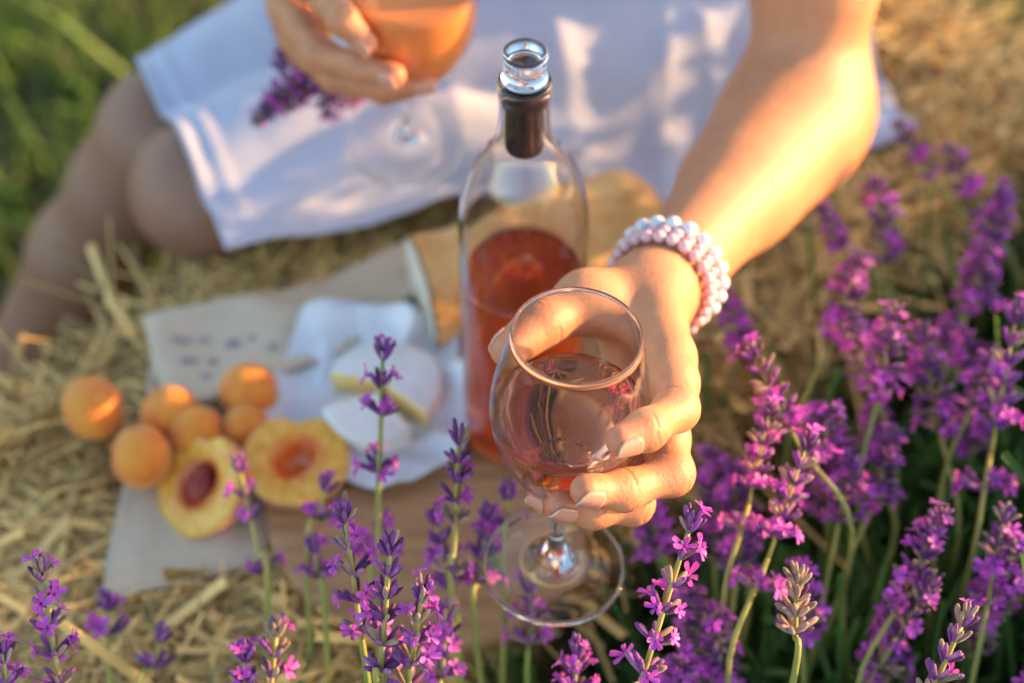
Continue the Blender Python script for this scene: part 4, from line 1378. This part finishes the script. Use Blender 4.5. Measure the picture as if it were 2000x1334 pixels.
lone_stalk(P(955, 1000, .98), P(940, 1110, .98), (-.01, .43, FR), 'blurred purple lavender head touching the rim of the glass foot', .034, 4, .8, .0, 19)
lone_stalk(P(745, 1015, .99), P(740, 1060, .99), (-.06, .42, FR), 'small blurred lavender tip between the trio and the tall stalk', .014, 2, .6, .0, 20)
lone_stalk(P(612, 1060, .99), P(620, 1110, .99), (-.10, .40, FR), 'small dark blurred lavender tip left of the magenta stalk', .014, 2, .4, .0, 21)
lone_stalk(P(1040, 1135, .985), P(1035, 1230, .985), (.01, .44, FR), 'lavender stalk seen through the clear glass foot', .030, 4, .5, .1, 22)
lone_stalk(P(870, 1190, .92), P(865, 1290, .92), (-.02, .38, FR), 'purple lavender head right of the front trio, low over the board edge', .030, 4, .6, .1, 23)
lone_stalk(P(1130, 1262, .90), P(1120, 1350, .90), (.03, .37, FR), 'purple lavender tip at the bottom edge right below the glass foot', .030, 4, .6, .1, 26)

# ---- bushes on the right
def foliage_mesh(seed, R_, Ht, n):
    rs = np.random.RandomState(seed)
    a = rs.rand(n) * 6.283; rr = np.sqrt(rs.rand(n)) * R_
    z = rs.rand(n) ** .8 * Ht * (1 - .55 * (rr / R_) ** 2)
    c = np.stack([rr * np.cos(a), rr * np.sin(a), z], 1)
    d = np.stack([np.cos(a) * .5, np.sin(a) * .5, np.ones(n) * .8], 1) + rs.normal(size=(n, 3)) * .45
    d /= np.linalg.norm(d, axis=1)[:, None]
    nn = rs.normal(size=(n, 3))
    V, F = ribbons(c, d, nn, .03 + rs.rand(n) * .035, .0022 + rs.rand(n) * .0025, rs.normal(size=(n, 2)) * .08, seg=3)
    m = 130                                           # long bare shoots between the leaves
    a = rs.rand(m) * 6.283; rr = np.sqrt(rs.rand(m)) * R_
    c2 = np.stack([rr * np.cos(a), rr * np.sin(a), .20 + rs.rand(m) * .10], 1)
    d2 = np.stack([np.cos(a) * .25, np.sin(a) * .25, np.ones(m)], 1) + rs.normal(size=(m, 3)) * .14
    d2 /= np.linalg.norm(d2, axis=1)[:, None]
    V2, F2 = ribbons(c2, d2, rs.normal(size=(m, 3)), .22 + rs.rand(m) * .12, .003 + rs.rand(m) * .002, rs.normal(size=(m, 2)) * .05, seg=3)
    return fast_mesh('foliage', np.concatenate([V, V2]), np.concatenate([F, F2 + len(V)]), [M['leafgreen']])
FOL = [foliage_mesh(k, .18, .40, 4600) for k in range(3)]
STEMS = []
for k, (ln, bx) in enumerate([(.46, .03), (.52, -.04), (.58, .05), (.42, .02), (.63, -.03), (.50, .06)]):
    pts = spline([(0, 0, 0), (bx * .2, .01, ln * .4), (bx * .6, .0, ln * .75), (bx, .01, ln)], 12)
    STEMS.append((stem_mesh(pts, .0022, .0016, 6), pts))
def bush_label(root, label):
    o = empty('lavender_bush', root); tag(o, label, 'lavender bush', 'lavender bushes growing beside the bale'); return o
def visible_ok(p):
    v = p - CAM; t = v @ _d; x = 1000 + FPX * (v @ _r) / t; y = 667 - FPX * (v @ _u) / t
    if x < 1240 or (x < 1390 and y < 1030) or (y < 1240 and x < 1240): return False
    if x < 2000 and y < 560 - (x - 1400) * .45 + 60: return False
    return t > .80
def add_stalk(o, root, stem_me, end, ax_, spk, sc=1.0):
    st = link('flower_stalk', stem_me, o)
    return st
def fill_bush(o, n, seed, hmin=.0, hmax=.24, spread=.15):
    rs = random.Random(seed); made = 0; tries = 0
    root = np.array(o.location)
    while made < n and tries < n * 14:
        tries += 1
        a, rr = rs.uniform(0, 6.283), math.sqrt(rs.random()) * spread
        k = rs.randrange(len(STEMS)); me, pts = STEMS[k]
        lean = np.array([math.cos(a), math.sin(a), 0]) * rr / spread * rs.uniform(.05, .42) + np.array([rs.uniform(-.06, .06), rs.uniform(-.06, .06), 0])
        A = at(frame(nrm(lean + [0, 0, 1]), (rs.uniform(-1, 1), rs.uniform(-1, 1), .2)), np.array([math.cos(a), math.sin(a), 0]) * rr * .45)
        end = A[:3, :3] @ pts[-1] + A[:3, 3]
        tan = A[:3, :3] @ nrm(pts[-1] - pts[-2])
        wp_ = root + end
        if not (hmin < wp_[2] < hmax): continue
        spk = rs.randrange(len(SPK))
        if not visible_ok(wp_ + tan * .03): continue
        q = bale_local(wp_[None])[0]
        if abs(q[0]) < HB[0] + .01 and abs(q[1]) < HB[1] + .01 and wp_[2] < .03: continue
        st = link('flower_stalk', me, o, mtx=MX(A))
        B = np.linalg.inv(A) @ at(frame(tan, (.3, .2, 1)), end)
        link('flower_spike', SPK[spk], st, mtx=MX(B) @ Matrix.Rotation(rs.uniform(0, 6.28), 4, 'Z') @ Matrix.Diagonal((1.1, 1.1, rs.uniform(.85, 1.1), 1)))
        made += 1
def aimed(o, top, low, spk, scale=1.0):
    """a stalk of bush o whose spike runs from low to top"""
    root = np.array(o.location)
    ax_ = nrm(top - low)
    L = np.linalg.norm(top - low)
    r0 = np.array([rnd.uniform(-.04, .04), rnd.uniform(-.04, .04), 0])
    path = spline([r0, (low - root) * [.5, .5, .5] * .9 - ax_ * .01, low - root - ax_ * .07, low - root], 18)
    st = link('flower_stalk', stem_mesh(path, .0020, .0015), o)
    z = [.042, .050, .034, .056, .046, .038, .050, .060][spk] + .008
    link('flower_spike', SPK[spk], st, mtx=MX(at(frame(ax_, (.3, .2, 1)), low - root)) @ Matrix.Diagonal((min(1.12 * scale, 1.25), min(1.12 * scale, 1.25), L / z, 1)))
BU = {
    'front': bush_label((.10, .40, FR), 'lavender bush at the bottom, just right of the wine glass foot'),
    'mid': bush_label((.19, .52, FR), 'dense lavender bush against the bale, right below the holding fingers'),
    'corner': bush_label((.27, .40, FR), 'lavender bush filling the bottom right corner'),
    'side': bush_label((.33, .64, FR), 'lavender bush at the right edge, level with the bracelets'),
    'back': bush_label((.45, .86, FR), 'farthest lavender bush, its dark spikes before the rounded bale end'),
}
for i, (k, o) in enumerate(BU.items()):
    f_ = link('foliage', FOL[i % 3], o, mtx=Matrix.Rotation(i * 1.3, 4, 'Z')); tag(f_, kind='stuff')
for k, x0, y0, x1, y1, t, spk, sc in [
    ('back', 1752, 240, 1805, 325, 1.17, 4, .8), ('back', 1848, 288, 1905, 395, 1.14, 4, 1.0), ('back', 1965, 375, 1905, 555, 1.10, 5, 1.5),
    ('back', 1715, 355, 1735, 510, 1.12, 0, 1.3), ('mid', 1605, 405, 1640, 475, 1.13, 2, .7), ('back', 1930, 480, 1895, 600, 1.08, 3, 1.2),
    ('side', 1680, 500, 1632, 655, 1.06, 3, 1.5), ('mid', 1405, 568, 1452, 655, 1.09, 2, .9), ('side', 1745, 605, 1715, 775, .99, 3, 1.0),
    ('mid', 1462, 678, 1560, 870, .95, 7, 1.1), ('side', 1800, 645, 1835, 840, 1.02, 3, 1.3), ('side', 1850, 640, 1915, 715, 1.06, 5, 1.2),
    ('side', 1988, 598, 1935, 885, .97, 7, 1.1), ('mid', 1505, 790, 1462, 985, .93, 7, .9), ('mid', 1582, 850, 1500, 1090, .91, 7, 1.0), ('mid', 1595, 815, 1645, 895, 1.02, 5, 1.2),
    ('mid', 1665, 895, 1640, 1015, .98, 5, 1.2), ('corner', 1745, 845, 1705, 985, 1.0, 3, 1.0), ('corner', 1838, 1000, 1765, 1165, .93, 3, 1.0), ('corner', 1965, 995, 1935, 1145, .93, 4, 1.0),
    ('front', 1430, 905, 1440, 1010, 1.02, 5, 1.5), ('front', 1390, 880, 1400, 960, 1.04, 5, 1.4), ('front', 1455, 1020, 1440, 1120, .98, 5, 1.2), ('front', 1345, 1160, 1390, 1265, .97, 3, 1.2),
    ('front', 1265, 990, 1285, 1060, 1.02, 2, 1.2), ('corner', 1930, 700, 1900, 790, 1.0, 5, 1.0), ('side', 1660, 640, 1690, 730, 1.04, 0, 1.0)]:
    aimed(BU[k], P(x0, y0, t), P(x1, y1, t + .012), spk, sc)
fill_bush(BU['front'], 9, 1, -.20, .08)
fill_bush(BU['mid'], 10, 2, -.20, .08)
fill_bush(BU['corner'], 10, 3, -.20, .10)
fill_bush(BU['side'], 8, 4, -.16, .08)
fill_bush(BU['back'], 2, 5, -.10, .04)
# unseen lavender row past the right edge, added to shade the bale and fruit
def row_mass():
    rs = random.Random(77); g = Geo()
    lo = []
    for k in (0, 2, 3, 5):
        me = SPK[k]; V = np.array([v.co[:] for v in me.vertices]); lo.append((V, [tuple(p.vertices) for p in me.polygons], [p.material_index for p in me.polygons]))
    cents = [(.50, .44), (.52, .66), (.62, .82), (.70, 1.02), (.74, .6), (.78, .9)]
    for cx, cy_ in cents:
        for _ in range(34):
            a, rr = rs.uniform(0, 6.28), math.sqrt(rs.random()) * .17
            p = np.array([cx + math.cos(a) * rr, cy_ + math.sin(a) * rr, rs.uniform(.02, .215 if cy_ > .7 else .14)])
            if p[0] < .42 + .1 * (p[1] - .5): continue
            r0 = np.array([cx + math.cos(a) * rr * .3, cy_ + math.sin(a) * rr * .3, FR])
            path = spline([r0, r0 * .5 + p * .5, p], 5); v, f = tube(path, .0015, 4, cap=False); g.add(v, f, 2)
            V, F, mi = lo[rs.randrange(4)]
            V = V * 1.15 + p
            g.v.append(V); g.f += [tuple(i + g.n for i in q) for q in F]; g.m += mi; g.n += len(V)
    return g, cents
g, cents = row_mass()
row = g.build('unseen_lavender_row', [M['calyx'], M['petal'], M['stem'], M['calyx_dry']])
tag(row, 'unseen lavender row past the right edge, shading the bale', 'lavender', kind='stuff')
for i, c in enumerate(cents):
    tag(link('foliage', FOL[i % 3], row, mtx=Matrix.Translation((c[0], c[1], FR)) @ Matrix.Rotation(i, 4, 'Z') @ Matrix.Diagonal((1.1, 1.1, 1.35, 1))), kind='stuff')

# ---- small bunch of lavender in the right hand
bun = empty('lavender_bunch', P(620, 120, 1.10))
tag(bun, 'dark blurred bunch of cut lavender behind the hand with the orange wine', 'lavender bunch')
b0 = np.array(bun.location)
hold = P(640, 60, 1.115)
for i, (x0, y0, x1, y1, spk) in enumerate([(500, 238, 570, 175, 4), (560, 205, 600, 140, 0), (545, 130, 580, 60, 3), (640, 225, 640, 165, 2), (545, 60, 590, 10, 4), (690, 200, 660, 160, 2), (585, 190, 625, 120, 5), (570, 30, 600, -30, 4), (520, 215, 590, 150, 1)]):
    top = P(x0, y0, 1.13); low = P(x1, y1, 1.12); ax_ = nrm(top - low); L = np.linalg.norm(top - low)
    path = spline([low - b0, low * .4 + hold * .6 - b0, hold + (hold - low) * .6 + [0, .02, .03] - b0], 10)
    st = link('flower_stalk', stem_mesh(path, .001, .0012), bun)
    z = [.042, .050, .034, .056, .046, .038, .050, .060][spk] + .008
    link('flower_spike', SPK[spk], st, mtx=MX(at(frame(ax_, (.3, .2, 1)), low - b0)) @ Matrix.Diagonal((1.1, 1.1, L / z, 1)))
